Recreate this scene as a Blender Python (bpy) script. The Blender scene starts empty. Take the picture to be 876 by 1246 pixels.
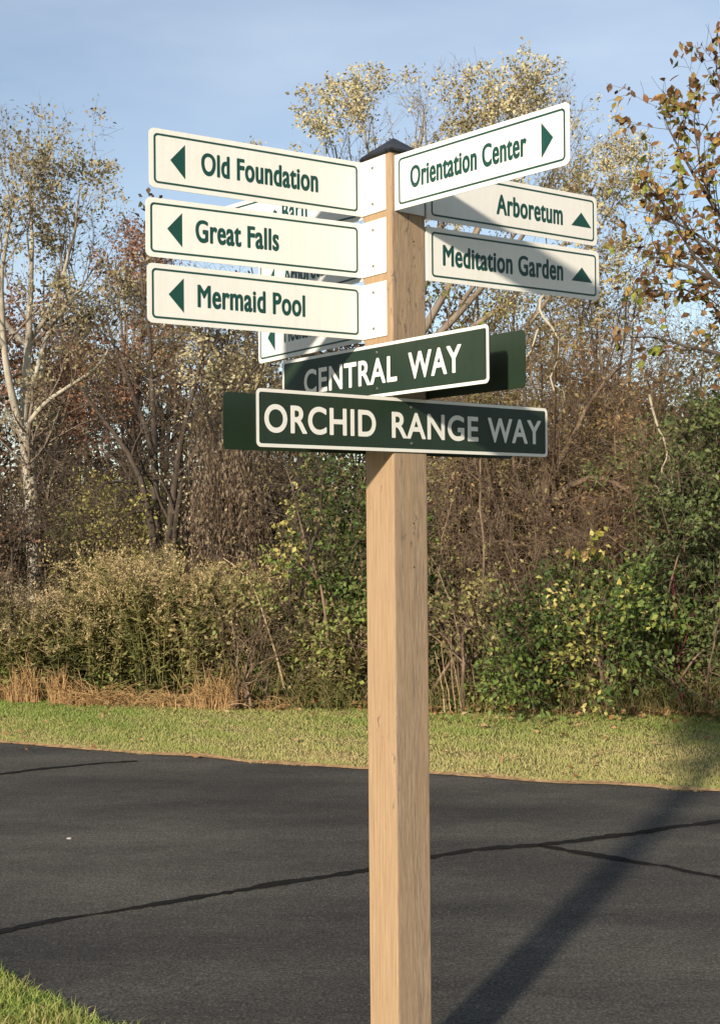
import bpy, math, random
import numpy as np
from mathutils import Vector, Matrix, Quaternion

scene = bpy.context.scene
COL = scene.collection
RAD = math.radians
rng = np.random.default_rng(7)
random.seed(7)

# ------------------------------------------------------------------ camera
EYE = 1.65
CAM = np.array([-0.1043, -3.5272, EYE])
F_PX, PITCH, ROLL = 1505.4, 0.00617, -0.00842
cam_d = bpy.data.cameras.new("camera"); cam = bpy.data.objects.new("camera", cam_d); COL.objects.link(cam)
cam_d.sensor_fit = 'HORIZONTAL'; cam_d.sensor_width = 36; cam_d.lens = F_PX / 876 * 36
cam_d.clip_start = 0.05; cam_d.clip_end = 3000
cam.matrix_world = Matrix.Translation(CAM) @ Matrix.Rotation(math.pi / 2 + PITCH, 4, 'X') @ Matrix.Rotation(ROLL, 4, 'Z')
scene.camera = cam

# ------------------------------------------------------------------ sky, sun, exposure
SUN_AZ, SUN_EL = RAD(64.7), RAD(19.3)                       # direction the light travels
SUN = Vector((math.cos(SUN_AZ) * math.cos(SUN_EL), math.sin(SUN_AZ) * math.cos(SUN_EL), -math.sin(SUN_EL)))
world = bpy.data.worlds.new("World"); scene.world = world; world.use_nodes = True
nt = world.node_tree; nt.nodes.clear()
sky = nt.nodes.new('ShaderNodeTexSky'); sky.sky_type = 'NISHITA'; sky.sun_disc = False
sky.sun_elevation = SUN_EL; sky.sun_rotation = math.atan2(-SUN.x, -SUN.y)
sky.air_density = 1.0; sky.dust_density = 0.35; sky.ozone_density = 1.2
tc = nt.nodes.new('ShaderNodeTexCoord'); mp = nt.nodes.new('ShaderNodeMapping'); mp.inputs['Scale'].default_value = (1.2, 1.2, 4)
mp.inputs['Rotation'].default_value = (0, RAD(18), 0)
nz = nt.nodes.new('ShaderNodeTexNoise'); nz.inputs['Scale'].default_value = 2.2; nz.inputs['Detail'].default_value = 6; nz.inputs['Roughness'].default_value = .55
cr = nt.nodes.new('ShaderNodeValToRGB'); cr.color_ramp.elements[0].position = .30; cr.color_ramp.elements[1].position = .80
cr.color_ramp.elements[0].color = (.10, .10, .10, 1); cr.color_ramp.elements[1].color = (.50, .50, .50, 1)
mx = nt.nodes.new('ShaderNodeMixRGB'); mx.inputs[2].default_value = (6.0, 6.5, 7.3, 1)   # thin high cloud
bg = nt.nodes.new('ShaderNodeBackground'); bg.inputs['Strength'].default_value = 0.110
ow = nt.nodes.new('ShaderNodeOutputWorld')
L = nt.links
L.new(tc.outputs['Generated'], mp.inputs['Vector']); L.new(mp.outputs['Vector'], nz.inputs['Vector'])
L.new(nz.outputs['Fac'], cr.inputs['Fac']); L.new(cr.outputs['Color'], mx.inputs[0])
L.new(sky.outputs['Color'], mx.inputs[1]); L.new(mx.outputs['Color'], bg.inputs['Color']); L.new(bg.outputs['Background'], ow.inputs['Surface'])
sun_d = bpy.data.lights.new("sun", 'SUN'); sun = bpy.data.objects.new("sun", sun_d); COL.objects.link(sun)
sun_d.energy = 5.0; sun_d.angle = RAD(2.5); sun_d.color = (1.0, .885, .74)
sun.rotation_euler = SUN.to_track_quat('-Z', 'Y').to_euler(); sun.location = (-6, -12, 9)
scene.view_settings.view_transform = 'Standard'; scene.view_settings.look = 'None'
scene.view_settings.exposure = 0.42; scene.view_settings.gamma = 1.0; scene.view_settings.use_curve_mapping = False
scene.cycles.max_bounces = 6; scene.cycles.transparent_max_bounces = 8

# ------------------------------------------------------------------ helpers
def W(px, py, d):
    """world point at forward distance d seen at photograph pixel (px, py)"""
    u, v = px - 438, py - 623
    c, s = math.cos(-ROLL), math.sin(-ROLL); u, v = c * u - s * v, s * u + c * v
    x, y, z = u / F_PX, 1.0, -v / F_PX
    y, z = y * math.cos(PITCH) - z * math.sin(PITCH), y * math.sin(PITCH) + z * math.cos(PITCH)
    return CAM + np.array([x, y, z]) * (d / y)
def G(px, py, z=0.0):
    """point on the level z seen at pixel"""
    a = W(px, py, 1.0) - CAM
    return CAM + a * ((z - EYE) / a[2])
def tag(o, label=None, cat=None, group=None, kind=None):
    if label: o['label'] = label
    if cat: o['category'] = cat
    if group: o['group'] = group
    if kind: o['kind'] = kind
    return o
def empty(name, loc, label=None, cat=None, group=None):
    o = bpy.data.objects.new(name, None); COL.objects.link(o); o.location = loc; o.empty_display_size = .1
    return tag(o, label, cat, group)
def link(name, me, mat, parent=None, smooth=False):
    o = bpy.data.objects.new(name, me); COL.objects.link(o)
    if mat is not None and not me.materials: me.materials.append(mat)
    if parent is not None:
        o.parent = parent; o.matrix_parent_inverse = Matrix.Translation(-Vector(parent.location)) if parent.type == 'EMPTY' and parent.rotation_euler.z == 0 else parent.matrix_world.inverted()
    if smooth: me.shade_smooth()
    return o
def mesh(name, v, f, rnd=None):
    me = bpy.data.meshes.new(name)
    v = np.asarray(v, np.float32)
    if isinstance(f, np.ndarray):
        n, k = f.shape
        me.vertices.add(len(v)); me.vertices.foreach_set('co', v.ravel())
        me.loops.add(n * k); me.loops.foreach_set('vertex_index', f.astype(np.int32).ravel())
        me.polygons.add(n); me.polygons.foreach_set('loop_start', np.arange(0, n * k, k, dtype=np.int32))
        me.update(calc_edges=True)
    else:
        me.from_pydata([tuple(q) for q in v.tolist()], [], [tuple(q) for q in f]); me.update()
    if rnd is not None:
        at = me.attributes.new('rnd', 'FLOAT', 'FACE'); at.data.foreach_set('value', np.asarray(rnd, np.float32))
    return me

# ---- materials
def newmat(name):
    m = bpy.data.materials.new(name); m.use_nodes = True; n = m.node_tree; n.nodes.clear()
    out = n.nodes.new('ShaderNodeOutputMaterial'); return m, n, out
def node(n, t, **kw):
    x = n.nodes.new(t)
    for k, v in kw.items():
        if k in x.inputs: x.inputs[k].default_value = v
        else: setattr(x, k, v)
    return x
def ramp(n, stops):
    r = n.nodes.new('ShaderNodeValToRGB'); e = r.color_ramp.elements
    while len(e) < len(stops): e.new(.5)
    for q, (p, c) in zip(e, stops): q.position = p; q.color = (*c, 1) if len(c) == 3 else c
    return r
def leafmat(name, cols, trans=.24, rough=.55, spread=1.0):
    """foliage: colour picked per leaf from cols by the leaf's own random number"""
    m, n, out = newmat(name)
    a = node(n, 'ShaderNodeAttribute', attribute_name='rnd')
    r = ramp(n, [(i / (len(cols) - 1), c) for i, c in enumerate(cols)])
    n.links.new(a.outputs['Fac'], r.inputs['Fac'])
    p = node(n, 'ShaderNodeBsdfPrincipled', Roughness=rough); p.inputs['Specular IOR Level'].default_value = .25
    t = node(n, 'ShaderNodeBsdfTranslucent'); mixs = node(n, 'ShaderNodeMixShader'); mixs.inputs[0].default_value = trans
    n.links.new(r.outputs['Color'], p.inputs['Base Color']); n.links.new(r.outputs['Color'], t.inputs['Color'])
    n.links.new(p.outputs['BSDF'], mixs.inputs[1]); n.links.new(t.outputs['BSDF'], mixs.inputs[2]); n.links.new(mixs.outputs['Shader'], out.inputs['Surface'])
    return m
def barkmat(name, c0, c1, scale=9, bump=.4, patch=None):
    m, n, out = newmat(name)
    t = node(n, 'ShaderNodeTexCoord'); mpn = node(n, 'ShaderNodeMapping'); mpn.inputs['Scale'].default_value = (1, 1, .25)
    z = node(n, 'ShaderNodeTexNoise', Scale=scale, Detail=6.0, Roughness=.65)
    n.links.new(t.outputs['Object'], mpn.inputs['Vector']); n.links.new(mpn.outputs['Vector'], z.inputs['Vector'])
    r = ramp(n, [(.3, c0), (.7, c1)]); n.links.new(z.outputs['Fac'], r.inputs['Fac'])
    p = node(n, 'ShaderNodeBsdfPrincipled', Roughness=.85); p.inputs['Specular IOR Level'].default_value = .2
    b = node(n, 'ShaderNodeBump', Strength=bump, Distance=.02); n.links.new(z.outputs['Fac'], b.inputs['Height'])
    n.links.new(r.outputs['Color'], p.inputs['Base Color']); n.links.new(b.outputs['Normal'], p.inputs['Normal']); n.links.new(p.outputs['BSDF'], out.inputs['Surface'])
    return m
def plain(name, col, rough=.5, metal=0, noise=.06, scale=40, spec=.5, bump=0):
    m, n, out = newmat(name)
    t = node(n, 'ShaderNodeTexCoord'); z = node(n, 'ShaderNodeTexNoise', Scale=scale, Detail=4.0)
    n.links.new(t.outputs['Object'], z.inputs['Vector'])
    r = ramp(n, [(.3, tuple(c * (1 - noise) for c in col)), (.7, tuple(min(1, c * (1 + noise)) for c in col))]); n.links.new(z.outputs['Fac'], r.inputs['Fac'])
    p = node(n, 'ShaderNodeBsdfPrincipled', Roughness=rough, Metallic=metal); p.inputs['Specular IOR Level'].default_value = spec
    n.links.new(r.outputs['Color'], p.inputs['Base Color'])
    if bump:
        b = node(n, 'ShaderNodeBump', Strength=bump, Distance=.002); n.links.new(z.outputs['Fac'], b.inputs['Height']); n.links.new(b.outputs['Normal'], p.inputs['Normal'])
    n.links.new(p.outputs['BSDF'], out.inputs['Surface']); return m

# ------------------------------------------------------------------ ground, road
def lin(pts, closed=False):
    return [tuple(p) for p in pts]
def groundmat():
    m, n, out = newmat('soil')
    t = node(n, 'ShaderNodeTexCoord')
    z = node(n, 'ShaderNodeTexNoise', Scale=1.3, Detail=5.0, Roughness=.6); z2 = node(n, 'ShaderNodeTexNoise', Scale=60.0, Detail=5.0, Roughness=.7)
    n.links.new(t.outputs['Object'], z.inputs['Vector']); n.links.new(t.outputs['Object'], z2.inputs['Vector'])
    r = ramp(n, [(.3, (.15, .16, .05)), (.55, (.23, .205, .08)), (.75, (.26, .20, .10))]); n.links.new(z.outputs['Fac'], r.inputs['Fac'])
    r2 = ramp(n, [(.3, (.45, .45, .45)), (.7, (1.1, 1.1, 1.1))]); n.links.new(z2.outputs['Fac'], r2.inputs['Fac'])
    mu = node(n, 'ShaderNodeMixRGB', blend_type='MULTIPLY'); mu.inputs[0].default_value = 1
    n.links.new(r.outputs['Color'], mu.inputs[1]); n.links.new(r2.outputs['Color'], mu.inputs[2])
    p = node(n, 'ShaderNodeBsdfPrincipled', Roughness=.95); p.inputs['Specular IOR Level'].default_value = .1
    b = node(n, 'ShaderNodeBump', Strength=.6, Distance=.02); n.links.new(z2.outputs['Fac'], b.inputs['Height'])
    n.links.new(mu.outputs['Color'], p.inputs['Base Color']); n.links.new(b.outputs['Normal'], p.inputs['Normal']); n.links.new(p.outputs['BSDF'], out.inputs['Surface'])
    return m
def asphaltmat():
    m, n, out = newmat('asphalt')
    t = node(n, 'ShaderNodeTexCoord'); mpn = node(n, 'ShaderNodeMapping'); mpn.inputs['Rotation'].default_value = (0, 0, RAD(14)); mpn.inputs['Scale'].default_value = (.55, 1.5, 1)
    n.links.new(t.outputs['Object'], mpn.inputs['Vector'])
    big = node(n, 'ShaderNodeTexNoise', Scale=.9, Detail=4.0, Roughness=.55); n.links.new(mpn.outputs['Vector'], big.inputs['Vector'])
    fine = node(n, 'ShaderNodeTexNoise', Scale=85.0, Detail=6.0, Roughness=.85); n.links.new(t.outputs['Object'], fine.inputs['Vector'])
    med = node(n, 'ShaderNodeTexNoise', Scale=22.0, Detail=4.0, Roughness=.7); n.links.new(mpn.outputs['Vector'], med.inputs['Vector'])
    rb = ramp(n, [(.36, (.042, .039, .033)), (.50, (.066, .060, .050)), (.64, (.098, .088, .071))]); n.links.new(big.outputs['Fac'], rb.inputs['Fac'])
    rf = ramp(n, [(.36, (.32, .32, .32)), (.50, (.95, .95, .95)), (.62, (2.1, 2.05, 1.95))]); n.links.new(fine.outputs['Fac'], rf.inputs['Fac'])
    rm = ramp(n, [(.3, (.8, .8, .8)), (.7, (1.2, 1.2, 1.2))]); n.links.new(med.outputs['Fac'], rm.inputs['Fac'])
    m1 = node(n, 'ShaderNodeMixRGB', blend_type='MULTIPLY'); m1.inputs[0].default_value = 1
    m2 = node(n, 'ShaderNodeMixRGB', blend_type='MULTIPLY'); m2.inputs[0].default_value = 1
    n.links.new(rb.outputs['Color'], m1.inputs[1]); n.links.new(rf.outputs['Color'], m1.inputs[2]); n.links.new(m1.outputs['Color'], m2.inputs[1]); n.links.new(rm.outputs['Color'], m2.inputs[2])
    # pale stones worn free of the binder
    vo = node(n, 'ShaderNodeTexVoronoi', Scale=80.0); n.links.new(t.outputs['Object'], vo.inputs['Vector'])
    sp = node(n, 'ShaderNodeSeparateColor'); n.links.new(vo.outputs['Color'], sp.inputs['Color'])
    pick = node(n, 'ShaderNodeMath', operation='GREATER_THAN'); pick.inputs[1].default_value = .955; n.links.new(sp.outputs['Red'], pick.inputs[0])
    near = node(n, 'ShaderNodeMath', operation='LESS_THAN'); near.inputs[1].default_value = .30; n.links.new(vo.outputs['Distance'], near.inputs[0])
    both = node(n, 'ShaderNodeMath', operation='MULTIPLY'); n.links.new(pick.outputs[0], both.inputs[0]); n.links.new(near.outputs[0], both.inputs[1])
    stone = node(n, 'ShaderNodeMixRGB'); stone.inputs[2].default_value = (.16, .148, .125, 1)
    n.links.new(both.outputs[0], stone.inputs[0]); n.links.new(m2.outputs['Color'], stone.inputs[1])
    p = node(n, 'ShaderNodeBsdfPrincipled', Roughness=.82); p.inputs['Specular IOR Level'].default_value = .22
    b = node(n, 'ShaderNodeBump', Strength=.7, Distance=.008); n.links.new(fine.outputs['Fac'], b.inputs['Height'])
    n.links.new(stone.outputs['Color'], p.inputs['Base Color']); n.links.new(b.outputs['Normal'], p.inputs['Normal']); n.links.new(p.outputs['BSDF'], out.inputs['Surface'])
    return m
M_SOIL = groundmat(); M_ASPH = asphaltmat()
gv = [(-900, -300, 0), (900, -300, 0), (900, 1500, 0), (-900, 1500, 0)]
ground = link('ground', mesh('ground', gv, [(0, 1, 2, 3)]), M_SOIL); tag(ground, 'flat soil and grass ground stretching to the horizon', kind='structure')

FAR_PX = [(0, 906.4), (110, 914.5), (221, 923), (330, 931), (440, 939), (523, 943.7), (640, 952), (760, 959), (876, 965)]
far = [G(x, y)[:2] for x, y in FAR_PX]
e0 = (far[1] - far[0]); e0 /= np.linalg.norm(e0); e1 = (far[-1] - far[-3]); e1 /= np.linalg.norm(e1)
far = [far[0] - e0 * 40 + np.array([0, 3.])] + [far[0] - e0 * 6] + far + [far[-1] + e1 * 6, far[-1] + e1 * 40]
NEAR_PX = [(0, 1171), (49, 1193), (85, 1209.5), (123, 1224.5), (192, 1247)]
near = [G(x, y)[:2] + np.array([0, -.13]) for x, y in NEAR_PX]
near = [near[0] + np.array([-30, 17.5]), near[0] + np.array([-5., 3.4]), near[0] + np.array([-1.3, 1.02])] + near + [near[-1] + np.array(q) for q in ((.35, -.13), (.8, -.2), (1.6, -.22), (3, -.3), (8, -1.2), (34, -8))]
def resample(P, step, jit=0, seed=1):
    P = np.array(P); seg = np.linalg.norm(np.diff(P, axis=0), axis=1); s = np.concatenate([[0], np.cumsum(seg)])
    t = np.arange(0, s[-1], step); Q = np.stack([np.interp(t, s, P[:, k]) for k in range(P.shape[1])], 1)
    if jit:
        r_ = np.random.default_rng(seed); nz_ = np.convolve(r_.normal(0, 1, len(Q) + 6), np.ones(7) / 7, 'valid')
        T = np.gradient(Q[:, :2], axis=0); T /= np.linalg.norm(T, axis=1)[:, None] + 1e-9
        Q[:, 0] += -T[:, 1] * nz_ * jit; Q[:, 1] += T[:, 0] * nz_ * jit
    return Q
farR = resample(far, .07, .05, 3); nearR = resample(near, .12, .03, 4)
def strip(a, b, n):
    """band between two polylines"""
    ia = np.linspace(0, 1, n)
    A = np.stack([np.interp(ia, np.linspace(0, 1, len(a)), np.array(a)[:, k]) for k in range(2)], 1)
    B = np.stack([np.interp(ia, np.linspace(0, 1, len(b)), np.array(b)[:, k]) for k in range(2)], 1)
    return A, B
def zone(name, poly, z, mat):
    import bmesh
    bm = bmesh.new(); vs = [bm.verts.new((p[0], p[1], z)) for p in poly]
    e = [bm.edges.new((vs[i], vs[(i + 1) % len(vs)])) for i in range(len(vs))]
    bmesh.ops.triangle_fill(bm, edges=e, use_beauty=True)
    for f in bm.faces:
        if f.normal.z < 0: f.normal_flip()
    me = bpy.data.meshes.new(name); bm.to_mesh(me); bm.free()
    return link(name, me, mat)
road = zone('road', list(nearR) + list(farR)[::-1], .010, M_ASPH)
tag(road, 'dark asphalt road with tar sealed cracks', kind='structure')

M_TAR = plain('tar_sealant', (.013, .012, .010), rough=.8, noise=.35, scale=40, spec=.12, bump=.6)
def tar(px, wid, seed):
    P = np.array([G(x, y, .014) for x, y in px]); Q = resample(P, .03, .014, seed)
    T = np.gradient(Q[:, :2], axis=0); T /= np.linalg.norm(T, axis=1)[:, None]; N = np.stack([-T[:, 1], T[:, 0]], 1)
    r_ = np.random.default_rng(seed); k = np.convolve(r_.normal(0, 1, len(Q) + 8), np.ones(9) / 9, 'valid')
    w = wid * (1 + .75 * k + .22 * r_.normal(0, 1, len(Q))); w[:2] *= .6; w[-2:] *= .6; w = np.clip(w, wid * .3, wid * 2)
    v = np.concatenate([np.c_[Q[:, :2] + N * w[:, None] / 2, np.full(len(Q), .014)], np.c_[Q[:, :2] - N * w[:, None] / 2, np.full(len(Q), .014)]])
    n = len(Q); f = np.array([(i + n, i + 1 + n, i + 1, i) for i in range(n - 1)])
    return link('crack_sealant', mesh('crack_sealant', v, f), M_TAR, road)
tar([(-60, 1150), (0, 1134), (68, 1119.5), (105, 1113), (210, 1097.5), (299, 1081.7), (368, 1071), (446, 1059), (524.6, 1042.8), (572.7, 1034.5), (652, 1028.6), (710.6, 1022), (769, 1014.8), (827.6, 1005), (876, 1000), (960, 990)], .050, 11)
tar([(655, 1029.5), (677, 1032.4), (706.4, 1037.8), (735.7, 1042.8), (777.4, 1050), (810.9, 1053.7), (836, 1060.4), (876, 1067), (940, 1078)], .052, 12)
tar([(-60, 952), (0, 942), (60, 935), (130, 928), (172, 926)], .042, 13)

# bare earth and needles along the far road edge
M_DIRT = plain('edge_dirt', (.36, .225, .11), rough=.95, noise=.5, scale=30, spec=.1, bump=.6)
r_ = np.random.default_rng(5); n = len(farR)
wob = np.convolve(r_.normal(0, 1, n + 4), np.ones(5) / 5, 'valid') * .035
dv = np.concatenate([np.c_[farR[:, 0], farR[:, 1] - .02, np.full(n, .016)], np.c_[farR[:, 0], farR[:, 1] + .035 + wob, np.full(n, .022)]])
dirt = link('road_edge_dirt', mesh('road_edge_dirt', dv, np.array([(i, i + 1, i + 1 + n, i + n) for i in range(n - 1)])), M_DIRT)
tag(dirt, 'thin strip of orange bare earth along the far road edge', kind='structure')

# ------------------------------------------------------------------ the wooden post
YAW = 0.6716; PW = 0.1265; PTOP = EYE + 1.032
uR = np.array([math.cos(YAW), math.sin(YAW), 0]); nR = np.array([math.sin(YAW), -math.cos(YAW), 0])
uL = np.array([-math.sin(YAW), math.cos(YAW), 0]); nL = np.array([-math.cos(YAW), -math.sin(YAW), 0])
ROT = Matrix.Rotation(YAW, 4, 'Z')                           # local +x = uR, local -y = nR, local -x = nL
def woodmat():
    m, n, out = newmat('weathered_cedar')
    t = node(n, 'ShaderNodeTexCoord'); mpn = node(n, 'ShaderNodeMapping'); mpn.inputs['Scale'].default_value = (1, 1, .035)
    n.links.new(t.outputs['Object'], mpn.inputs['Vector'])
    g = node(n, 'ShaderNodeTexNoise', Scale=160.0, Detail=6.0, Roughness=.7); g2 = node(n, 'ShaderNodeTexNoise', Scale=38.0, Detail=4.0, Roughness=.6)
    n.links.new(mpn.outputs['Vector'], g.inputs['Vector']); n.links.new(mpn.outputs['Vector'], g2.inputs['Vector'])
    fib = node(n, 'ShaderNodeMapping'); fib.inputs['Scale'].default_value = (1, 1, .055); n.links.new(t.outputs['Object'], fib.inputs['Vector'])
    g3 = node(n, 'ShaderNodeTexNoise', Scale=260.0, Detail=5.0, Roughness=.7); n.links.new(fib.outputs['Vector'], g3.inputs['Vector'])
    base = ramp(n, [(.25, (.25, .165, .092)), (.5, (.355, .24, .138)), (.75, (.43, .30, .178))]); n.links.new(g.outputs['Fac'], base.inputs['Fac'])
    grey = ramp(n, [(.28, (.13, .095, .065)), (.48, (.265, .195, .132)), (.70, (.41, .31, .21))]); n.links.new(g3.outputs['Fac'], grey.inputs['Fac'])
    # the street-side (local -y) face is the weathered one
    sx = node(n, 'ShaderNodeSeparateXYZ'); n.links.new(t.outputs['Object'], sx.inputs['Vector'])
    face = node(n, 'ShaderNodeMapRange'); face.inputs['From Min'].default_value = -PW / 2 + .006; face.inputs['From Max'].default_value = -PW / 2 + .001
    n.links.new(sx.outputs['Y'], face.inputs['Value'])
    k = node(n, 'ShaderNodeMapRange'); k.inputs['To Min'].default_value = .35; k.inputs['To Max'].default_value = 1.0; k.inputs['From Min'].default_value = .35; k.inputs['From Max'].default_value = .65; n.links.new(g2.outputs['Fac'], k.inputs['Value'])
    am = node(n, 'ShaderNodeMath', operation='MULTIPLY'); n.links.new(face.outputs['Result'], am.inputs[0]); n.links.new(k.outputs['Result'], am.inputs[1])
    mxn = node(n, 'ShaderNodeMixRGB'); n.links.new(am.outputs[0], mxn.inputs[0]); n.links.new(base.outputs['Color'], mxn.inputs[1]); n.links.new(grey.outputs['Color'], mxn.inputs[2])
    # small dark mildew specks, mostly high on the post
    sp = node(n, 'ShaderNodeMapping'); sp.inputs['Scale'].default_value = (1, 1, .3); n.links.new(t.outputs['Object'], sp.inputs['Vector'])
    g4 = node(n, 'ShaderNodeTexNoise', Scale=70.0, Detail=5.0, Roughness=.75); n.links.new(sp.outputs['Vector'], g4.inputs['Vector'])
    g5 = node(n, 'ShaderNodeTexNoise', Scale=7.0, Detail=2.0); n.links.new(sp.outputs['Vector'], g5.inputs['Vector'])
    ad = node(n, 'ShaderNodeMath', operation='MULTIPLY'); n.links.new(g4.outputs['Fac'], ad.inputs[0]); n.links.new(g5.outputs['Fac'], ad.inputs[1])
    rs = ramp(n, [(.345, (0, 0, 0)), (.385, (1, 1, 1))]); n.links.new(ad.outputs[0], rs.inputs['Fac'])
    m3 = node(n, 'ShaderNodeMixRGB'); m3.inputs[2].default_value = (.16, .12, .085, 1); n.links.new(rs.outputs['Color'], m3.inputs[0]); n.links.new(mxn.outputs['Color'], m3.inputs[1])
    p = node(n, 'ShaderNodeBsdfPrincipled', Roughness=.8); p.inputs['Specular IOR Level'].default_value = .2
    b = node(n, 'ShaderNodeBump', Strength=.35, Distance=.0015); n.links.new(g3.outputs['Fac'], b.inputs['Height'])
    n.links.new(m3.outputs['Color'], p.inputs['Base Color']); n.links.new(b.outputs['Normal'], p.inputs['Normal']); n.links.new(p.outputs['BSDF'], out.inputs['Surface'])
    return m
M_WOOD = woodmat()
def signmat(name, col, rough, streak, grime):
    """painted sheet: faint rain streaks, soft soiling and a few specks"""
    m, n, out = newmat(name); t = node(n, 'ShaderNodeTexCoord')
    s1 = node(n, 'ShaderNodeMapping'); s1.inputs['Scale'].default_value = (1, 1, .06); n.links.new(t.outputs['Object'], s1.inputs['Vector'])
    z1 = node(n, 'ShaderNodeTexNoise', Scale=70.0, Detail=5.0, Roughness=.6); n.links.new(s1.outputs['Vector'], z1.inputs['Vector'])
    z2 = node(n, 'ShaderNodeTexNoise', Scale=9.0, Detail=5.0, Roughness=.6); n.links.new(t.outputs['Object'], z2.inputs['Vector'])
    z3 = node(n, 'ShaderNodeTexNoise', Scale=95.0, Detail=2.0); n.links.new(t.outputs['Object'], z3.inputs['Vector'])
    mu = node(n, 'ShaderNodeMath', operation='MULTIPLY'); n.links.new(z1.outputs['Fac'], mu.inputs[0]); n.links.new(z2.outputs['Fac'], mu.inputs[1])
    r1 = ramp(n, [(.18, (1, 1, 1)), (.42, (1 - streak, 1 - streak * 1.05, 1 - streak * 1.2))]); n.links.new(mu.outputs[0], r1.inputs['Fac'])
    r3 = ramp(n, [(.775, (0, 0, 0)), (.80, (1, 1, 1))]); n.links.new(z3.outputs['Fac'], r3.inputs['Fac'])
    m1 = node(n, 'ShaderNodeMixRGB', blend_type='MULTIPLY'); m1.inputs[0].default_value = 1; m1.inputs[1].default_value = (*col, 1); n.links.new(r1.outputs['Color'], m1.inputs[2])
    m2 = node(n, 'ShaderNodeMixRGB'); m2.inputs[2].default_value = (*grime, 1); n.links.new(r3.outputs['Color'], m2.inputs[0]); n.links.new(m1.outputs['Color'], m2.inputs[1])
    p = node(n, 'ShaderNodeBsdfPrincipled', Roughness=rough); p.inputs['Specular IOR Level'].default_value = .45
    b_ = node(n, 'ShaderNodeBump', Strength=.06, Distance=.01); n.links.new(z2.outputs['Fac'], b_.inputs['Height']); n.links.new(b_.outputs['Normal'], p.inputs['Normal'])
    rr_ = node(n, 'ShaderNodeMapRange'); rr_.inputs['To Min'].default_value = rough - .08; rr_.inputs['To Max'].default_value = rough + .14; n.links.new(z2.outputs['Fac'], rr_.inputs['Value']); n.links.new(rr_.outputs['Result'], p.inputs['Roughness'])
    n.links.new(m2.outputs['Color'], p.inputs['Base Color']); n.links.new(p.outputs['BSDF'], out.inputs['Surface']); return m
M_CREAM = signmat('cream_enamel', (.715, .70, .64), .40, .07, (.34, .30, .22))
M_GREEN = signmat('street_sign_green', (.0155, .032, .017), .42, .22, (.06, .075, .05))
M_LEGEND = plain('reflective_white', (.74, .72, .65), rough=.45, noise=.02, scale=30)
M_DKGREEN = plain('printed_green', (.004, .050, .036), rough=.42, noise=.05, scale=20)
M_COPPER = plain('dark_copper', (.022, .021, .019), rough=.5, metal=.25, noise=.8, scale=28, bump=.3)
M_STEEL = plain('screw_steel', (.36, .34, .29), rough=.38, metal=.9, noise=.2, scale=300)
M_EDGE = plain('aluminium_edge', (.42, .41, .38), rough=.45, metal=.6, noise=.1, scale=60)
M_HOLE = plain('nail_hole', (.02, .014, .01), rough=.9)

import bmesh
def local(ob): ob.matrix_world = ROT.copy()
post = empty('wooden_post', (0, 0, 0), 'square tan wooden post with dark pyramid cap carrying all the signs', 'post')
bm = bmesh.new(); bmesh.ops.create_cube(bm, size=1)
for v in bm.verts: v.co = Vector((v.co.x * PW, v.co.y * PW, (v.co.z + .5) * (PTOP + .35) - .35))
bmesh.ops.bevel(bm, geom=[e for e in bm.edges if abs(e.verts[0].co.z - e.verts[1].co.z) > 1], offset=.006, segments=3, affect='EDGES', profile=.5)
me = bpy.data.meshes.new('shaft'); bm.to_mesh(me); bm.free()
shaft = link('shaft', me, M_WOOD, post); shaft.rotation_euler.z = YAW
for lst in me.polygons: lst.use_smooth = False
# cap: sheet-metal pyramid with a short turned-down skirt
q = PW / 2 + .007; z0 = PTOP - .006
cv = [(-q, -q, z0), (q, -q, z0), (q, q, z0), (-q, q, z0), (-q, -q, z0 + .009), (q, -q, z0 + .009), (q, q, z0 + .009), (-q, q, z0 + .009), (0, 0, PTOP + .060)]
cf = [(0, 1, 5, 4), (1, 2, 6, 5), (2, 3, 7, 6), (3, 0, 4, 7), (4, 5, 8), (5, 6, 8), (6, 7, 8), (7, 4, 8), (3, 2, 1, 0)]
bm = bmesh.new(); vs = [bm.verts.new(c) for c in cv]; [bm.faces.new([vs[i] for i in f]) for f in cf]
bmesh.ops.bevel(bm, geom=bm.edges[:], offset=.0025, segments=2, affect='EDGES')
me = bpy.data.meshes.new('cap'); bm.to_mesh(me); bm.free(); cap = link('cap', me, M_COPPER, post); cap.rotation_euler.z = YAW
def disc(name, c, n, r, h, mat, parent, seg=14, dome=True):
    n = Vector(n); a = n.orthogonal().normalized(); b = n.cross(a)
    v = []; c = Vector(c)
    for rr, hh in ((r, 0), (r * .93, h * .7), (r * .55, h)):
        v += [c + n * hh + (a * math.cos(2 * math.pi * i / seg) + b * math.sin(2 * math.pi * i / seg)) * rr for i in range(seg)]
    f = [(k * seg + i, k * seg + (i + 1) % seg, (k + 1) * seg + (i + 1) % seg, (k + 1) * seg + i) for k in range(2) for i in range(seg)] + [tuple(range(2 * seg, 3 * seg))]
    return link(name, mesh(name, [tuple(x) for x in v], f), mat, parent)
def screw(c, n, parent, r=.0047):
    s = disc('screw', c, n, r, .0022, M_STEEL, parent)
    n_ = Vector(n); a = Vector((0, 0, 1)); b = n_.cross(a); cc = Vector(c) + n_ * .00235
    vv = []; ff = []
    for (d1, d2) in ((a, b), (b, a)):
        k = len(vv); vv += [cc + n_ * (.0002 if d1 is a else .0) + d1 * s1 * r * .5 + d2 * s2 * r * .12 for s1, s2 in ((-1, -1), (1, -1), (1, 1), (-1, 1))]; ff.append((k, k + 1, k + 2, k + 3))
    link('screw_slot', mesh('screw_slot', [tuple(x) for x in vv], ff), M_HOLE, s)
for (s_, z_) in ((.012, 1.03), (.012, 1.12)): pass
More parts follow.
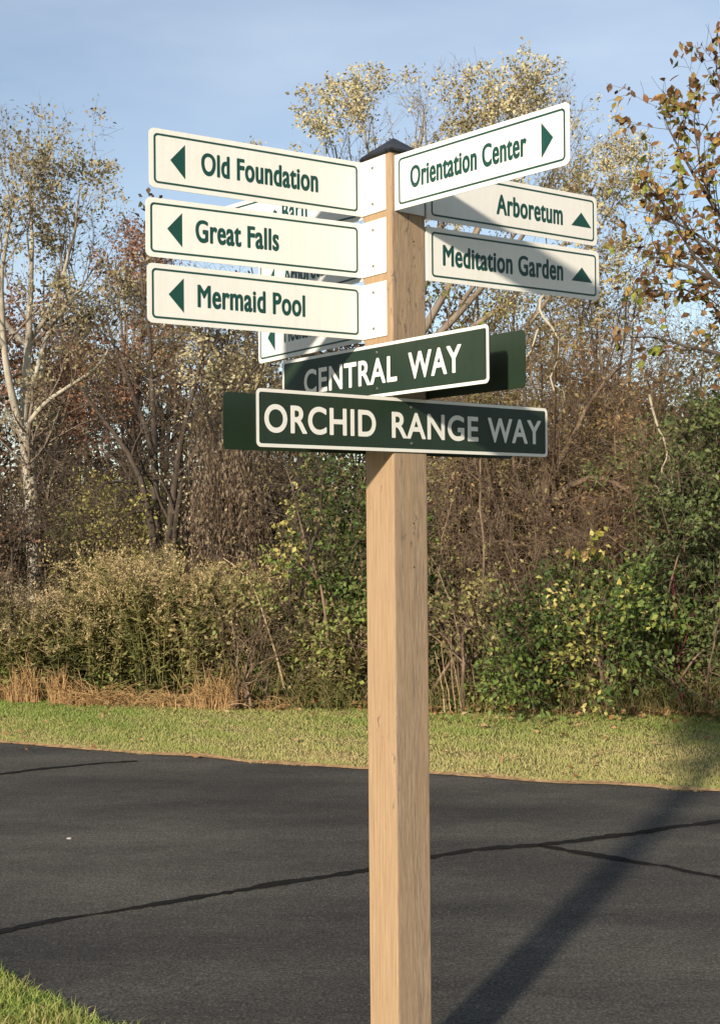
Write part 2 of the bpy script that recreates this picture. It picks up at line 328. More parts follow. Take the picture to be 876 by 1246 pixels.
for u_, z_ in ((.010, EYE - .012), (.010, EYE - .135), (.018, EYE + .785)):
    c = nR * (PW / 2 - .0005) + uR * u_ + np.array([0, 0, z_]); disc('nail_hole', c, nR, .0028, .0012, M_HOLE, post, 10)

# ------------------------------------------------------------------ signs
def rrect(w0, w1, h0, h1, r, seg=7, corners=(1, 1, 1, 1)):
    """rounded rectangle outline (counter-clockwise) in u, v; corners: lower-left, lower-right, upper-right, upper-left"""
    out = []
    for (cx, cy, a0), on in zip(((w0, h0, math.pi), (w1, h0, 1.5 * math.pi), (w1, h1, 0), (w0, h1, .5 * math.pi)), corners):
        if not on: out.append((cx, cy)); continue
        ox = cx + (r if cx == w0 else -r); oy = cy + (r if cy == h0 else -r)
        out += [(ox + r * math.cos(a0 + k / seg * math.pi / 2), oy + r * math.sin(a0 + k / seg * math.pi / 2)) for k in range(seg + 1)]
    return out
class Frame:
    """a sign's own plane: origin, direction u, up, outward normal"""
    def __init__(s, o, u, n): s.o, s.u, s.n = np.array(o, float), np.array(u, float), np.array(n, float)
    def p(s, u, v, w=0): return tuple(s.o + s.u * u + np.array([0, 0, v]) + s.n * w)
def plate(name, fr, outline, w0, w1, mat, parent):
    n = len(outline); v = [fr.p(a, b, w1) for a, b in outline] + [fr.p(a, b, w0) for a, b in outline]
    f = [tuple(range(n)), tuple(range(2 * n - 1, n - 1, -1))] + [(i, i + n, (i + 1) % n + n, (i + 1) % n) for i in range(n)]
    bm_ = bmesh.new(); vs_ = [bm_.verts.new(x) for x in v]; [bm_.faces.new([vs_[i] for i in q_]) for q_ in f]
    bmesh.ops.recalc_face_normals(bm_, faces=bm_.faces[:])
    me = bpy.data.meshes.new(name); bm_.to_mesh(me); bm_.free(); return link(name, me, mat, parent)
def ring(name, fr, a, b, w, mat, parent):
    n = len(a); v = [fr.p(x, y, w) for x, y in a] + [fr.p(x, y, w) for x, y in b]
    f = [(i, (i + 1) % n, (i + 1) % n + n, i + n) for i in range(n)]
    return link(name, mesh(name, v, f), mat, parent)
def outlines(text):
    """closed outlines of the built-in font as polylines"""
    cu = bpy.data.curves.new('t', 'FONT'); cu.body = text; cu.fill_mode = 'NONE'; cu.space_character = 1.07
    ob = bpy.data.objects.new('t', cu); COL.objects.link(ob)
    dg = bpy.context.evaluated_depsgraph_get(); dg.update()
    c2 = ob.evaluated_get(dg).to_curve(dg); res = []
    t = np.linspace(0, 1, 8, endpoint=False)[:, None]
    for sp in c2.splines:
        bp = sp.bezier_points; n = len(bp); P = []
        for i in range(n):
            a, b = bp[i], bp[(i + 1) % n]
            p0, p1, p2, p3 = (np.array(q[:2]) for q in (a.co, a.handle_right, b.handle_left, b.co))
            P.append((1 - t) ** 3 * p0 + 3 * (1 - t) ** 2 * t * p1 + 3 * (1 - t) * t ** 2 * p2 + t ** 3 * p3)
        res.append(np.concatenate(P))
    bpy.data.objects.remove(ob); bpy.data.curves.remove(cu)
    return res
CAPH = None
def letter_mesh(text, width, cap, bold, tall=1.0, cell=.0011):
    """condensed, emboldened letters: distance field of the outlines, contoured by marching squares"""
    global CAPH
    if CAPH is None:
        h_ = np.concatenate(outlines('H')); CAPH = (h_[:, 1].min(), h_[:, 1].max())
    pol = outlines(text); al = np.concatenate(pol)
    ky = (cap - 2 * bold) / (CAPH[1] - CAPH[0]); kx = (width - 2 * bold) / (al[:, 0].max() - al[:, 0].min())
    pol = [np.c_[(p[:, 0] - al[:, 0].min()) * kx + bold, (p[:, 1] - CAPH[0]) * ky + bold] for p in pol]
    if tall != 1.0:                                       # taller lower case: raise the x-height, keep the capitals
        xh = .64 * (cap - 2 * bold)
        for p in pol:
            y = p[:, 1] - bold; p[:, 1] = bold + np.where(y < 0, y, np.where(y < xh, y * tall, xh * tall + (y - xh) * (cap - 2 * bold - xh * tall) / (cap - 2 * bold - xh)))
    al = np.concatenate(pol); m = bold + 3 * cell
    x0, y0 = al.min(0) - m; x1, y1 = al.max(0) + m
    gx = np.arange(x0, x1 + cell, cell); gy = np.arange(y0, y1 + cell, cell)
    D = np.full((len(gy), len(gx)), 1.0); IN = np.zeros(D.shape, bool)
    for p in pol:
        a = p; b = np.roll(p, -1, 0)
        i0 = max(0, int((p[:, 0].min() - m - x0) / cell)); i1 = min(len(gx), int((p[:, 0].max() + m - x0) / cell) + 2)
        j0 = max(0, int((p[:, 1].min() - m - y0) / cell)); j1 = min(len(gy), int((p[:, 1].max() + m - y0) / cell) + 2)
        X, Y = np.meshgrid(gx[i0:i1], gy[j0:j1]); Q = np.stack([X.ravel(), Y.ravel()], 1)
        ab = b - a; l2 = (ab ** 2).sum(1) + 1e-18
        t = np.clip(((Q[:, None] - a) * ab).sum(2) / l2, 0, 1)
        d = np.sqrt(((Q[:, None] - a - t[..., None] * ab) ** 2).sum(2).min(1)).reshape(X.shape)
        D[j0:j1, i0:i1] = np.minimum(D[j0:j1, i0:i1], d)
        cr_ = ((a[:, 1] > Q[:, 1:2]) != (b[:, 1] > Q[:, 1:2])) & (Q[:, 0:1] < a[:, 0] + (Q[:, 1:2] - a[:, 1]) * ab[:, 0] / np.where(ab[:, 1] == 0, 1e-12, ab[:, 1]))
        IN[j0:j1, i0:i1] ^= (cr_.sum(1) % 2 == 1).reshape(X.shape)
    V = np.where(IN, D, -D) + bold                        # > 0 inside
    v, f = [], []
    ins = V > 0; cnt = ins[:-1, :-1].astype(int) + ins[:-1, 1:] + ins[1:, :-1] + ins[1:, 1:]
    for j in range(cnt.shape[0]):
        row = cnt[j]; i = 0
        for i in np.nonzero((row > 0) & (row < 4))[0]:
            c = [(i, j), (i + 1, j), (i + 1, j + 1), (i, j + 1)]; P = []
            for k in range(4):
                (ax, ay), (bx, by) = c[k], c[(k + 1) % 4]; va, vb = V[ay, ax], V[by, bx]
                if va > 0: P.append((gx[0] + ax * cell, gy[0] + ay * cell))
                if (va > 0) != (vb > 0):
                    q = va / (va - vb); P.append((gx[0] + (ax + (bx - ax) * q) * cell, gy[0] + (ay + (by - ay) * q) * cell))
            if len(P) >= 3: k = len(v); v += P; f.append(tuple(range(k, k + len(P))))
        full = np.concatenate([[0], (row == 4).astype(int), [0]]); dd = np.diff(full)
        for a_, b_ in zip(np.nonzero(dd == 1)[0], np.nonzero(dd == -1)[0]):
            k = len(v); xa, xb, ya = gx[0] + a_ * cell, gx[0] + b_ * cell, gy[0] + j * cell
            v += [(xa, ya), (xb, ya), (xb, ya + cell), (xa, ya + cell)]; f.append((k, k + 1, k + 2, k + 3))
    return np.array(v), f
def lettering(fr, text, u0, u1, v0, cap, mat, parent, w, bold=.0021, tall=1.0):
    v, f = letter_mesh(text, u1 - u0, cap, bold, tall)
    P = fr.o + fr.u * (u0 + v[:, :1]) + np.array([0, 0, 1.]) * (v0 + v[:, 1:2]) + fr.n * w
    return link('lettering', mesh('lettering', P, f), mat, parent)

TH = .0022
def guide_sign(label, text, face_n, face_dir, s_bend, th, length, zc, H, t0, t1, arrow, flip, front=1, cap=.060, v_base=-.027, cornerscrew=True, group=None):
    """bent plate: a flange screwed to one face of the post, the panel turned out from it.
    face_n / face_dir: the post face and the way the flange runs on it; th: heading of the panel; flip: the text reads towards the post"""
    d = np.array([math.cos(th), math.sin(th), 0.]); b = np.array(face_n) * (PW / 2 + .0012) + np.array(face_dir) * s_bend
    b[2] = 0; root = empty('guide_sign', (b[0], b[1], EYE + zc - H / 2), label, 'sign', group)
    n = np.array([d[1], -d[0], 0.])
    if np.dot(n, CAM - b) < 0: n = -n
    o = np.array([b[0], b[1], EYE + zc])
    fr = Frame(o, d, n); h = H / 2
    plate('panel', fr, rrect(.0015, length, -h, h, .015, corners=(0, 1, 1, 0)), -TH / 2, TH / 2, M_CREAM, root)
    fd = -np.array(face_dir) * math.copysign(1, s_bend); ff = Frame(np.array([b[0], b[1], EYE + zc]), fd, face_n)
    plate('flange', ff, rrect(-.0005, .107, -h, h, .002, corners=(0, 1, 1, 0)), -.0004, TH - .0004, M_CREAM, root)
    i0, i1 = .0165, length - .0125
    w = TH / 2 + .0005
    ring('border', fr, rrect(i0, i1, -h + .0125, h - .0125, .0115), rrect(i0 + .0054, i1 - .0054, -h + .0179, h - .0179, .007), w, M_DKGREEN, root)
    # reading direction: u decreasing means the text runs towards the post
    if flip:
        rf = Frame(fr.o + fr.u * length, -fr.u, fr.n)
        lettering(rf, text, length - t0, length - t1, v_base, cap, M_DKGREEN, root, w, tall=1.12)
    else: lettering(fr, text, t0, t1, v_base, cap, M_DKGREEN, root, w, tall=1.12)
    link('arrow', mesh('arrow', [fr.p(u, v, w) for u, v in arrow], [tuple(range(len(arrow)))]), M_DKGREEN, root)
    for v in (.051, -.051): screw(ff.p(.050, v, TH - .0004), face_n, root)
    return root
def harrow(tip, base, hh=.0455): return [(tip, 0), (base, hh), (base, -hh)]
def uarrow(a, b, v0=-.0238, v1=.0207): return [(a, v0), (b, v0), ((a + b) / 2, v1)]
LS = .0640
guide_sign('cream sign reading Old Foundation with left arrow, topmost of three lettered signs', 'Old Foundation', nL, uL, LS, RAD(211.6), .649, .9451, .1555, .5024, .1458, harrow(.5903, .5483), True)
guide_sign('cream sign reading Great Falls with left arrow, below Old Foundation', 'Great Falls', nL, uL, LS, RAD(209.6), .651, .7693, .1555, .5126, .2663, harrow(.592, .550), True)
guide_sign('cream sign reading Mermaid Pool with left arrow, below Great Falls', 'Mermaid Pool', nL, uL, LS, RAD(212.1), .659, .5918, .1550, .5178, .1914, harrow(.600, .557), True)
guide_sign('cream sign reading Orientation Center with right arrow under the post cap', 'Orientation Center', nR, uR, -.0505, RAD(-46.8), .6039, .9388, .1540, .0613, .4707, harrow(.5545, .5175, .0448), False)
guide_sign('cream sign reading Arboretum with upward arrow, half shaded behind Orientation Center', 'Arboretum', -nL, uL, -.0660, RAD(33.7), .668, .9314, .1540, .2586, .5235, uarrow(.5587, .6440), False, v_base=-.029)
guide_sign('cream sign reading Meditation Garden with upward arrow and a diagonal shadow', 'Meditation Garden', -nL, uL, -.0660, RAD(32.6), .663, .7569, .1545, .0559, .5139, uarrow(.5472, .6345), False, v_base=-.029)
guide_sign('cream sign ending in Barn, mostly hidden behind Old Foundation and Great Falls', 'Great Barn', -nR, uR, -.0660, RAD(135), .655, .935, .1540, .515, .2288, harrow(.592, .550), True)
guide_sign('cream sign reading Arboretum with left arrow, mostly hidden behind Mermaid Pool', 'Arboretum', -nR, uR, -.0660, RAD(125.3), .578, .759, .1540, .4243, .1448, harrow(.524, .479), True)
guide_sign('cream sign reading Meditation with left arrow, lowest one behind Mermaid Pool', 'Meditation Garden', -nR, uR, -.0660, RAD(125.3), .582, .5855, .1540, .4238, .030, harrow(.5238, .4785), True)

def street_sign(label, text_parts, face_n, u, c, length, zc, front=True):
    H = .152; h = H / 2; off = PW / 2 + .0014
    o = np.array(face_n) * off; root = empty('street_sign', (o[0], o[1], EYE + zc - h), label, 'street sign')
    fr = Frame((o[0], o[1], EYE + zc), u, face_n)
    plate('panel', fr, rrect(c - length / 2, c + length / 2, -h, h, .014), 0, .0026, M_GREEN, root)
    w = .0026 + .0005
    i = .0008
    a = rrect(c - length / 2 + i, c + length / 2 - i, -h + i, h - i, .0134); b = rrect(c - length / 2 + .0098, c + length / 2 - .0098, -h + .0098, h - .0098, .007)
    ring('border', fr, a, b, w, M_LEGEND, root)
    for text, t0, t1 in text_parts: lettering(fr, text, t0, t1, -.037, .0725, M_LEGEND, root, w, bold=.0021)
    for v in (.051, -.051): screw(fr.p(0, v, .0026 + .0006), face_n, root)
    return root
street_sign('green street sign reading Orchid Range Way in white capitals', [('ORCHID', -.4972, -.1287), ('RANGE', -.0719, .2600), ('WAY', .2993, .5266)], nR, uR, .0164, 1.0786, .2636)
street_sign('green street sign reading Central Way in white capitals', [('CENTRAL', -.3501, .0870), ('WAY', .1355, .3457)], nL, -uL, -.0080, .9140, .4198)
street_sign('green street sign seen from its blank back, behind Orchid Range Way', [('ORCHID', -.4972, -.1287), ('RANGE', -.0719, .2600), ('WAY', .2993, .5266)], -nR, -uR, 0, 1.0735, .2638)
street_sign('green street sign seen from its blank back, behind Central Way', [('CENTRAL', -.3501, .0870), ('WAY', .1355, .3457)], -nL, uL, 0, .893, .4168)

# ------------------------------------------------------------------ growing things
UP = np.array([0, 0, 1.])
def nrm(a): return a / (np.linalg.norm(a, axis=-1, keepdims=True) + 1e-9)
class Geo:
    def __init__(s): s.v, s.f, s.r, s.n = [], [], [], 0
    def add(s, v, f, r=None):
        if len(v) == 0: return
        s.v.append(v); s.f.append(f + s.n); s.n += len(v)
        s.r.append(np.zeros(len(f)) if r is None else r)
    def build(s, name, mat, parent=None, smooth=False):
        if len({f.shape[1] for f in s.f}) > 1:                # mixed: split the quads
            for i, f in enumerate(s.f):
                if f.shape[1] == 4: s.f[i] = np.concatenate([f[:, :3], f[:, [0, 2, 3]]]); s.r[i] = np.tile(s.r[i], 2)
        me = mesh(name, np.concatenate(s.v), np.concatenate(s.f), np.concatenate(s.r))
        return link(name, me, mat, parent, smooth)
def tubes(P, R, k=4):
    """P (n, m, 3) centre lines, R (n, m) radii -> triangles-in-quads"""
    n, m, _ = P.shape; T = nrm(np.gradient(P, axis=1))
    ref = np.where(np.abs(T[..., 2:3]) > .9, np.array([1., 0, 0]), np.array([0, 0, 1.]))
    A = nrm(np.cross(T, ref)); B = np.cross(T, A)
    a = np.arange(k) * 2 * math.pi / k
    V = P[:, :, None] + R[:, :, None, None] * (A[:, :, None] * np.cos(a)[None, None, :, None] + B[:, :, None] * np.sin(a)[None, None, :, None])
    i = np.arange(m - 1)[:, None] * k; j = np.arange(k)[None]; j2 = (j + 1) % k
    q = np.stack([i + j, i + j2, i + k + j2, i + k + j], -1).reshape(-1, 4)
    F = (q[None] + (np.arange(n) * m * k)[:, None, None]).reshape(-1, 4)
    return V.reshape(-1, 3), F
def poly(pts, m, wig=.0, g=rng):
    """smooth resample of a polyline to m points with a little wander"""
    P = np.array(pts, float); s = np.concatenate([[0], np.cumsum(np.linalg.norm(np.diff(P, axis=0), axis=1))]); t = np.linspace(0, s[-1], m)
    Q = np.stack([np.interp(t, s, P[:, k]) for k in range(3)], 1)
    for _ in range(2): Q[1:-1] = .25 * Q[:-2] + .5 * Q[1:-1] + .25 * Q[2:]
    if wig: Q[1:] += np.cumsum(g.normal(0, wig, (m - 1, 3)), 0) * np.linspace(.3, 1, m - 1)[:, None]
    return Q
def level(P, R, per, ang, length, wander, trop, m=6, tmin=.2, rr=.5, g=rng, taper=.35):
    """children on each centre line: per of them, at an angle, walking with wander and a pull trop"""
    n, mm, _ = P.shape; N = n * per
    idx = np.repeat(np.arange(n), per); t = tmin + (1 - tmin) * g.random(N) ** .8; x = t * (mm - 1); i = np.clip(x.astype(int), 0, mm - 2); fr = x - i
    S = P[idx, i] * (1 - fr)[:, None] + P[idx, i + 1] * fr[:, None]; T = nrm(P[idx, i + 1] - P[idx, i]); r0 = (R[idx, i] * (1 - fr) + R[idx, i + 1] * fr) * rr
    side = nrm(np.cross(T, nrm(g.normal(0, 1, (N, 3))))); a = RAD(1) * (ang[0] + (ang[1] - ang[0]) * g.random(N))
    D = T * np.cos(a)[:, None] + side * np.sin(a)[:, None]
    Ln = (length[0] + (length[1] - length[0]) * g.random(N)) * (1.15 - .55 * t); st = (Ln / (m - 1))[:, None]
    out = [S]
    for _ in range(m - 1):
        D = nrm(D + g.normal(0, wander, (N, 3)) + np.array(trop) * .5); out.append(out[-1] + D * st)
    Q = np.stack(out, 1); rad = r0[:, None] * np.linspace(1, taper, m)[None]
    return Q, rad
def vnoise(P, f, seed):
    g = np.random.default_rng(seed); o = 0
    for _ in range(6): o = o + np.sin((P * g.normal(0, f, 3)).sum(-1) + g.random() * 6.28)
    return o / 2.4
def leaves(geo, P, D, size, ratio, g=rng, fold=.18, curl=.0, upb=.5, seed=1, freq=3.0):
    """folded leaf blades at P pointing along D; each carries its own random number for colour, shared a little within a clump"""
    n = len(P)
    if n == 0: return
    L_ = size[0] + (size[1] - size[0]) * g.random(n) ** 1.3
    D = nrm(D); Nn = g.normal(0, 1, (n, 3)) + np.array([-.25, -.6, upb]); Nn = nrm(Nn - (Nn * D).sum(1)[:, None] * D); S = np.cross(D, Nn)
    w = (L_ * ratio * (.8 + .4 * g.random(n)))[:, None]; L_ = L_[:, None]
    fo = fold * L_ * (.4 + g.random((n, 1)))
    base, tip = P, P + D * L_ - Nn * fo * curl * 2
    l1 = P + D * L_ * .42 + S * w * .5 + Nn * fo; l2 = P + D * L_ * .42 - S * w * .5 + Nn * fo
    V = np.stack([base, l2, tip, l1], 1).reshape(-1, 3); o = np.arange(n)[:, None] * 4
    F = np.stack([o + np.array([[0, 1, 2]]), o + np.array([[0, 2, 3]])], 1).reshape(-1, 3)
    r = np.clip(.5 + .30 * vnoise(P, freq, seed) + g.normal(0, .2, n), 0, 1)
    geo.add(V, F, np.repeat(r, 2))
def anchors(Q, n, jit, g=rng, clump=None, tmin=.25):
    """n random places along the centre lines Q, with the direction there; clump=(freq, threshold, seed) leaves gaps"""
    k = int(n * (2.2 if clump else 1)); a = g.integers(0, len(Q), k); m = Q.shape[1]; x = (tmin + (1 - tmin) * g.random(k)) * (m - 1.001); i = x.astype(int); f = (x - i)[:, None]
    P = Q[a, i] * (1 - f) + Q[a, i + 1] * f + g.normal(0, jit, (k, 3)); D = nrm(Q[a, i + 1] - Q[a, i]) * .6 + g.normal(0, .7, (k, 3)) + np.array([0, 0, -.25])
    if clump:
        keep = vnoise(P, clump[0], clump[2]) + g.normal(0, .25, k) > clump[1]; P, D = P[keep][:n], D[keep][:n]
    return P, D
def plant(name, label, cat, d, limbs, levels, leaf, bark, group=None, seed=1, wig=.02, lk=6, extra=None, parts=('trunk', 'branches', 'crown'), bark2=None, base=None):
    """limbs: [(pixels, r0, r1[, d list])] ; levels: kwargs for level(); leaf: list of dicts"""
    g = np.random.default_rng(seed); L0, R0 = [], []; m0 = 12
    for lb in limbs:
        px, r0, r1 = lb[:3]; dl = lb[3] if len(lb) > 3 else d
        dd = np.interp(np.linspace(0, 1, len(px)), np.linspace(0, 1, np.size(dl)), np.atleast_1d(dl))
        L0.append(poly([W(x, y, q) for (x, y), q in zip(px, dd)], m0, wig, g)); R0.append(np.linspace(r0, r1, m0))
    P, R = np.stack(L0), np.stack(R0)
    b = P[0, 0] if base is None else np.array(base); root = empty(name, (b[0], b[1], 0), label, cat, group)
    for i in range(len(P)):
        gt = Geo(); gt.add(*tubes(P[i:i + 1], R[i:i + 1], lk)); gt.build(parts[0] if i == 0 or parts[0] != 'trunk' else 'limb', bark, root, True)
    gb = Geo(); Q, q = P, R; allq = [(P, R)]
    for i, kw in enumerate(levels):
        kw = dict(kw); src = kw.pop('src', -1); k = kw.pop('k', 3)
        Q, q = level(*allq[src], g=g, **kw); allq.append((Q, q)); gb.add(*tubes(Q, np.maximum(q, .0016), k))
    if gb.v: tag(gb.build(parts[1], bark2 or bark, root), kind='stuff')
    if isinstance(leaf, dict): leaf = [leaf]
    gl = {}
    for k, lf in enumerate(leaf or []):
        A, D = anchors(allq[lf.get('on', -1)][0], lf['n'], lf.get('jit', .03), g, lf.get('clump'))
        key = lf['mat'].name; gl.setdefault(key, (Geo(), lf['mat']))
        leaves(gl[key][0], A, D, lf['size'], lf.get('ratio', .55), g, lf.get('fold', .18), lf.get('curl', 0), lf.get('up', .5), seed * 7 + k, lf.get('freq', 3.0))
    for k, (gg, mt) in gl.items():
        if gg.v: tag(gg.build(parts[2], mt, root), kind='stuff')
    return root, allq, g
def fan(cx, by, tops, n, d, seed, r0=.02, r1=.006, spread=12, bend=.5, dj=.6):
    """n stems from around pixel (cx, by) to random points of the tops box (x0, x1, y0, y1)"""
    g = np.random.default_rng(seed); out = []
    for i in range(n):
        x1 = tops[0] + (tops[1] - tops[0]) * (i + g.random()) / n; y1 = tops[2] + (tops[3] - tops[2]) * g.random(); x0 = cx + g.normal(0, spread)
        xm = x0 + (x1 - x0) * (bend * .5); ym = by + (y1 - by) * .5
        q = d + g.normal(0, dj * .3); out.append(([(x0, by), (xm, ym), (x1, y1)], r0 * (.6 + .7 * g.random()), r1, [q, q + g.normal(0, dj * .5), q + g.normal(0, dj)]))
    return out
def by_(d): return 632.5 + EYE * F_PX / d                    # pixel row of the ground at distance d

# ---- bark and leaf materials
B_PALE = barkmat('bark_pale_grey', (.24, .21, .16), (.50, .45, .35), 7)
B_DARK = barkmat('bark_dark_brown', (.045, .034, .026), (.125, .097, .072), 11)
B_BROWN = barkmat('bark_twig_brown', (.085, .058, .037), (.25, .175, .115), 9)
B_GREY = barkmat('bark_grey_brown', (.13, .10, .075), (.28, .225, .165), 9)
B_DEAD = barkmat('barkless_wood', (.24, .205, .14), (.50, .45, .32), 12)
B_STRAW = barkmat('dry_stalk', (0.288, 0.2, 0.104), (0.464, 0.344, 0.2), 14)
B_RED = barkmat('pokeweed_stem', (0.121, 0.011, 0.033), (0.198, 0.0275, 0.055), 14)
F_TAN = leafmat('leaf_tan', [(.17, .135, .072), (.28, .235, .13), (.39, .33, .20), (.30, .265, .13)])
F_PALE = leafmat('leaf_cream', [(0.276, 0.218, 0.103), (0.437, 0.368, 0.196), (0.598, 0.529, 0.333), (0.506, 0.437, 0.207)])
F_OLIVE = leafmat('leaf_olive_brown', [(.085, .066, .028), (.155, .12, .050), (.25, .20, .085), (.19, .175, .052)])
F_RUSSET = leafmat('leaf_russet', [(0.15, 0.072, 0.042), (0.255, 0.128, 0.075), (0.345, 0.188, 0.112), (0.255, 0.18, 0.09)])
F_YGREEN = leafmat('leaf_yellow_green', [(0.135, 0.162, 0.0338), (0.27, 0.27, 0.0607), (0.446, 0.392, 0.108), (0.567, 0.486, 0.189)])
F_GREEN = leafmat('leaf_green', [(.038, .060, .016), (.070, .112, .026), (.12, .18, .040), (.25, .28, .065)])
F_DGREEN = leafmat('leaf_dark_green', [(.036, .050, .018), (.066, .092, .030), (.11, .145, .045), (.19, .205, .07)])
F_BROWN = leafmat('leaf_brown', [(0.136, 0.08, 0.0352), (0.256, 0.152, 0.064), (0.416, 0.264, 0.112), (0.32, 0.272, 0.08)])
F_OAK = leafmat('leaf_autumn_large', [(.065, .032, .014), (.14, .065, .022), (.24, .12, .04), (.28, .20, .055), (.16, .17, .03)], trans=.4)
F_PLUME = leafmat('goldenrod_plume', [(.30, .22, .10), (.46, .35, .17), (.62, .49, .26), (.50, .41, .16)])
F_GSTEM = leafmat('goldenrod_leaf', [(.060, .060, .024), (.11, .12, .036), (.19, .185, .055), (.30, .23, .10)])
F_VINE = leafmat('withered_vine_leaf', [(.09, .060, .038), (.155, .11, .072), (.23, .165, .11), (.17, .13, .075)])
F_STRAW = leafmat('dry_grass', [(.30, .17, .07), (.46, .28, .12), (.62, .41, .19), (.52, .32, .13)])
F_WEED = leafmat('weed', [(0.0935, 0.085, 0.0306), (0.187, 0.162, 0.0595), (0.323, 0.264, 0.111), (0.17, 0.221, 0.0425)])
F_SHADE = leafmat('leaf_darkened_for_shade', [(.026, .019, .012), (.050, .034, .019), (.085, .055, .028), (.050, .050, .018)], trans=.2)  # leaf tones darkened to stand in for shade deep in the thicket

TW = dict(ang=(25, 65), length=(.18, .42), wander=.22, trop=(0, 0, .12), m=4, tmin=.15, rr=.55)

# ---- trees at the back of the thicket
def russet(label, base_x, tops, d, n, seed, mat=F_RUSSET, nleaf=7000, size=(.05, .095), bark=B_BROWN):
    plant('woodland_tree', label, 'tree', d, [([(base_x, by_(d)), (base_x + 2, 600), ((tops[0] + tops[1]) / 2, (tops[2] + tops[3]) / 2 + 90)], .10, .03)] + fan(base_x, by_(d) - 60, tops, n, d, seed, .05, .012, 14, .7, 1.0),
          [dict(per=9, ang=(22, 60), length=(.8, 1.9), wander=.16, trop=(0, 0, .22), m=6, tmin=.3, rr=.5), dict(per=5, ang=(25, 60), length=(.35, .8), wander=.2, trop=(0, 0, .12), m=4, tmin=.15, rr=.55)],
          dict(n=int(nleaf * .72), mat=mat, size=size, ratio=.6, jit=.09, clump=(1.6, -.25, seed)), bark, seed=seed, group='trees at the back of the thicket')
russet('red brown tree standing behind the pale trunked tree', 66, (20, 118, 395, 470), 21, 5, 31, nleaf=8000)
russet('russet topped slender tree rising beside the Great Falls sign', 163, (140, 190, 280, 330), 23, 5, 32, nleaf=8000)
russet('brown leaved tree behind the Mermaid Pool sign', 262, (205, 330, 330, 430), 22, 6, 33, nleaf=5000, mat=F_OLIVE)
russet('dull brown tree at the dark left end of the thicket', -40, (-110, 10, 380, 460), 19, 5, 34, nleaf=8000)
russet('olive brown tree behind the two street signs', 585, (540, 660, 330, 430), 19, 6, 35, mat=F_OLIVE, nleaf=7500, size=(.04, .075))
russet('thin brown tree behind the Meditation Garden sign', 735, (670, 830, 330, 450), 20, 6, 36, mat=F_BROWN, nleaf=5000, size=(.04, .07))
russet('brown tree beyond the ivy covered end of the thicket', 930, (860, 1010, 300, 420), 19, 6, 37, mat=F_OLIVE, nleaf=6000)

# pale trunked tree
plant('pale_trunk_tree', 'pale grey trunked tree with sparse tan leaves, behind the goldenrod', 'tree', 16, [
    ([(46, by_(16)), (44, 690), (40, 620), (33, 560), (27, 520)], .115, .085), ([(27, 530), (14, 480), (5, 420), (2, 350), (10, 290), (16, 250)], .055, .014, [16, 15.6, 15.2]),
    ([(27, 530), (31, 470), (33, 417), (37, 345), (39, 275), (33, 205)], .065, .012, [16, 16.4]), ([(27, 527), (47, 498), (65, 480), (98, 464), (133, 433), (150, 400)], .036, .010, [16, 15.2]),
    ([(26, 520), (36, 474), (47, 444), (59, 393), (89, 369), (112, 330)], .045, .010, [16, 16.5]), ([(33, 417), (60, 380), (82, 320), (95, 275), (92, 235)], .038, .009, [16.3, 15.4]),
    ([(33, 420), (12, 402), (0, 384), (-30, 330), (-45, 250)], .04, .010, [16.3, 16.8]), ([(5, 420), (-25, 380), (-60, 350)], .03, .01, [15.4, 15])],
    [dict(per=8, ang=(20, 55), length=(.8, 1.7), wander=.14, trop=(0, 0, .25), m=7, tmin=.25, rr=.45, k=4), dict(per=6, ang=(22, 58), length=(.4, .9), wander=.18, trop=(0, 0, .18), m=5, rr=.55), dict(per=4, **TW)],
    [dict(n=8200, mat=F_TAN, size=(.035, .075), ratio=.6, jit=.04, clump=(1.8, -.1, 5)), dict(n=2500, mat=F_TAN, size=(.03, .055), on=-2, jit=.05)], B_PALE, seed=41, lk=9, wig=.012, bark2=B_GREY)

# dark, many-stemmed tree
plant('multi_stem_tree', 'dark many stemmed tree with bare crooked branches above the goldenrod', 'tree', 14.2, [
    ([(193, by_(14.2)), (189, 690), (186, 640), (175, 585), (150, 530), (120, 505), (92, 470)], .075, .014, [14.2, 13.6]), ([(196, by_(14.2)), (192, 660), (190, 600), (187, 540), (186, 470), (178, 390), (170, 325)], .07, .012, [14.3, 14.6]),
    ([(205, by_(14.2)), (203, 680), (210, 600), (225, 530), (245, 450), (258, 390)], .065, .014, [14.2, 14.0]), ([(211, by_(14.2)), (212, 640), (226, 560), (270, 490), (322, 430)], .05, .012, [14.3, 13.4]),
    ([(184, 622), (160, 620), (135, 640), (112, 664), (96, 680)], .022, .006, [14, 13.2]), ([(178, 590), (150, 585), (125, 590), (100, 600)], .02, .006, [14, 13.4]), ([(188, 560), (165, 480), (140, 420), (128, 370)], .04, .01, [14.4, 14.8]), ([(215, 580), (235, 560), (262, 560), (290, 545)], .022, .006, [14.1, 13.5])],
    [dict(per=9, ang=(25, 65), length=(.6, 1.5), wander=.2, trop=(0, 0, .10), m=7, tmin=.3, rr=.42, k=4), dict(per=8, ang=(25, 75), length=(.3, .9), wander=.26, trop=(0, 0, .05), m=5, rr=.55), dict(per=4, ang=(25, 65), length=(.15, .45), wander=.26, trop=(0, 0, 0), m=4, rr=.6)],
    [dict(n=3000, mat=F_OLIVE, size=(.025, .05), ratio=.5, jit=.05, clump=(1.7, .0, 9)), dict(n=900, mat=F_TAN, size=(.02, .045), jit=.05, clump=(2, .3, 19))], B_DARK, seed=42, lk=8, wig=.02)

